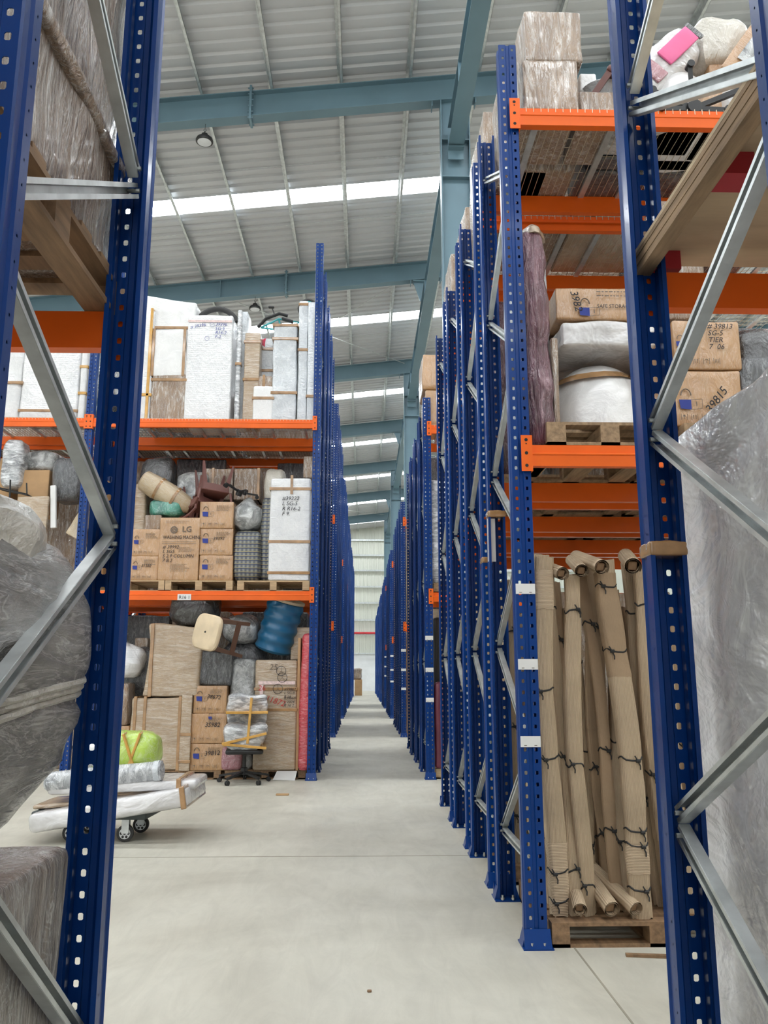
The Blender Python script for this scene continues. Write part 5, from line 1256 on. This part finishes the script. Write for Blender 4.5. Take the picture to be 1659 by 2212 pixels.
# right block after the cross aisle
YB = 12.34
pallet(1.66, YB+.5, 0, 1.2, 1.0, .14, 'pale pallet on the floor under the maroon fabric roll after the cross aisle', 'wood')
pallet(1.66, YB+.5, 2.702, 1.2, 1.0, .15, 'grey-green pallet on the first level after the cross aisle', 'wood2')
fixbox('carton', 'orange-brown film-wrapped carton, lower of two on the top level after the cross aisle', .96, 1.6, YB, YB+.8, 5.335, 5.94, 'carton', .03, .012, 2, 12)
fixbox('carton', 'orange-brown film-wrapped carton, upper of two on the top level after the cross aisle', .92, 1.6, YB, YB+.8, 5.945, 6.55, 'carton', .03, .012, 2, 12)
fixbox('wrapped_parcel', 'bulky goods in grey film on the first level after the cross aisle', 1.0, 1.7, YB, YB+.9, 2.852, 4.5, 'silverfilm', .08, .04, 2.5, 18, cat='parcel')
fixbox('fabric_roll', 'maroon patterned fabric roll in film standing on the floor pallet after the cross aisle', 1.045, 1.19, YB-.05, YB+.15, .14, 1.38, 'maroon', .06, .006, 3, 14, cat='roll', part='roll')
fixbox('fabric_roll', 'black fabric roll with white tag standing on the maroon roll after the cross aisle', 1.045, 1.18, YB+.2, YB+.4, .14, 2.35, 'black', .05, .02, 3, 14, cat='roll', part='roll')
fixbox('wrapped_carton', 'grey-brown wrapped carton behind the fabric rolls after the cross aisle', 1.05, 1.65, YB+.45, YB+.95, .14, 2.5, 'carton_pale', .03, .01, 2, 10)
for b_, y0, nm in ((2, 20.25, 'second'), (3, 28.5, 'third')):
    fixbox('wrapped_boards', 'tall pair of taped boards on the first level after the %s cross aisle' % nm, 1.045, 1.2, y0+.02, y0+.4, 2.72, 5.1, 'carton_pale', .02, .01, 2, 12, cat='board', tapes=(('h', .55), ('h', .9)))
    fixbox('wrapped_carton', 'brown wrapped carton on the floor after the %s cross aisle' % nm, 1.045, 1.7, y0+.1, y0+.9, 0, 2.2, 'carton', .03, .01, 2, 8)
for b_ in (1, 2, 3, 4):  # filler stacks added where light leaked through between the posts
    for k in range(4):
        if b_ == 1 and k == 0: continue
        y0 = RBk[b_]+OFF[k]
        fixbox('filler_stack', 'tall filler stack added behind the posts of the %s rack row right of the aisle' % ORD[4*b_+k], 1.06, 1.52, y0+.12, y0+.95, 0, 2.2 if (b_ in (2, 3) and k == 0) else 5.2, ['carton_film', 'carton_pale', 'darkfilm'][(k+b_) % 3], .04, .03, 2, 8, cat='stack') if not (b_ in (2, 3) and k == 0) else None
for b_ in (0, 1, 2, 3):  # filler stacks added to darken the gaps behind the left goods
    for k in range(4):
        if b_ == 0 and k < 3: continue
        y0 = LB[b_]+OFF[k]
        fixbox('filler_stack', 'tall filler stack added behind the posts of the %s rack row left of the aisle' % ORD[4*b_+k], -1.6, -.85, y0+.12, y0+.95, 0, 5.2 if not (b_ == 0 and k == 1) else 5.2, ['darkfilm', 'carton_film', 'carton_pale'][(k+b_) % 3], .04, .03, 2, 8, cat='stack')
for k, y0 in ((1, 13.53), (2, 14.85)):  # filler cartons added so the rear decks look dark from below
    for q in range(5):
        x1 = -.85-q*1.38-(.12 if q > 2 else 0)
        if q != 2: fixbox('wrapped_carton', 'filler carton on the left top level, %s row back, %s from the aisle' % (ORD[k], ORD[q]), x1-1.3, x1, y0+.06, y0+1.0, 5.40, 6.25, ['carton_film', 'darkfilm', 'carton_pale', 'carton_film', 'darkfilm'][q], n=8)
        else: fixbox('wrapped_carton', 'small film-wrapped filler carton on the top level behind the inner post, %s row' % ORD[k], x1-.55, x1, y0+.06, y0+1.0, 5.40, 6.2, 'darkfilm', n=8)
# unseen stacks added behind the viewpoint to keep light off the foreground
for sd, x0, x1 in (('left', -2.9, -1.0), ('right', 1.18, 3.2)):
    for i, (ya, yb) in enumerate(((-.1, .9), (-1.4, -.4), (-2.8, -1.8))):
        for j, (za, zb_) in enumerate(((0, 2.4), (2.95, 4.9))):
            if sd == 'right' and i == 0 and j == 0: yb2 = .9
            fixbox('filler_stack', 'added light-blocking stack %s of the camera, %s level, %s from the near post' % (sd, ['floor', 'upper'][j], ORD[i]), x0, x1, ya, yb, za, zb_, 'carton_film', .03, .01, 2, 6, cat='stack')
a = G(1352, 2066); b = G(1462, 2070)
tag(MB().obar((a.x, a.y, .008), (b.x, b.y, .008), .03, .014).build('wood_strip', 'wood3'), 'thin broken strip of wood lying on the floor in front of the bundle pallet', 'litter')
# tidy helper properties
for o in bpy.data.objects:
    for k in ('w', 'h', 'd'):
        if k in o: del o[k]
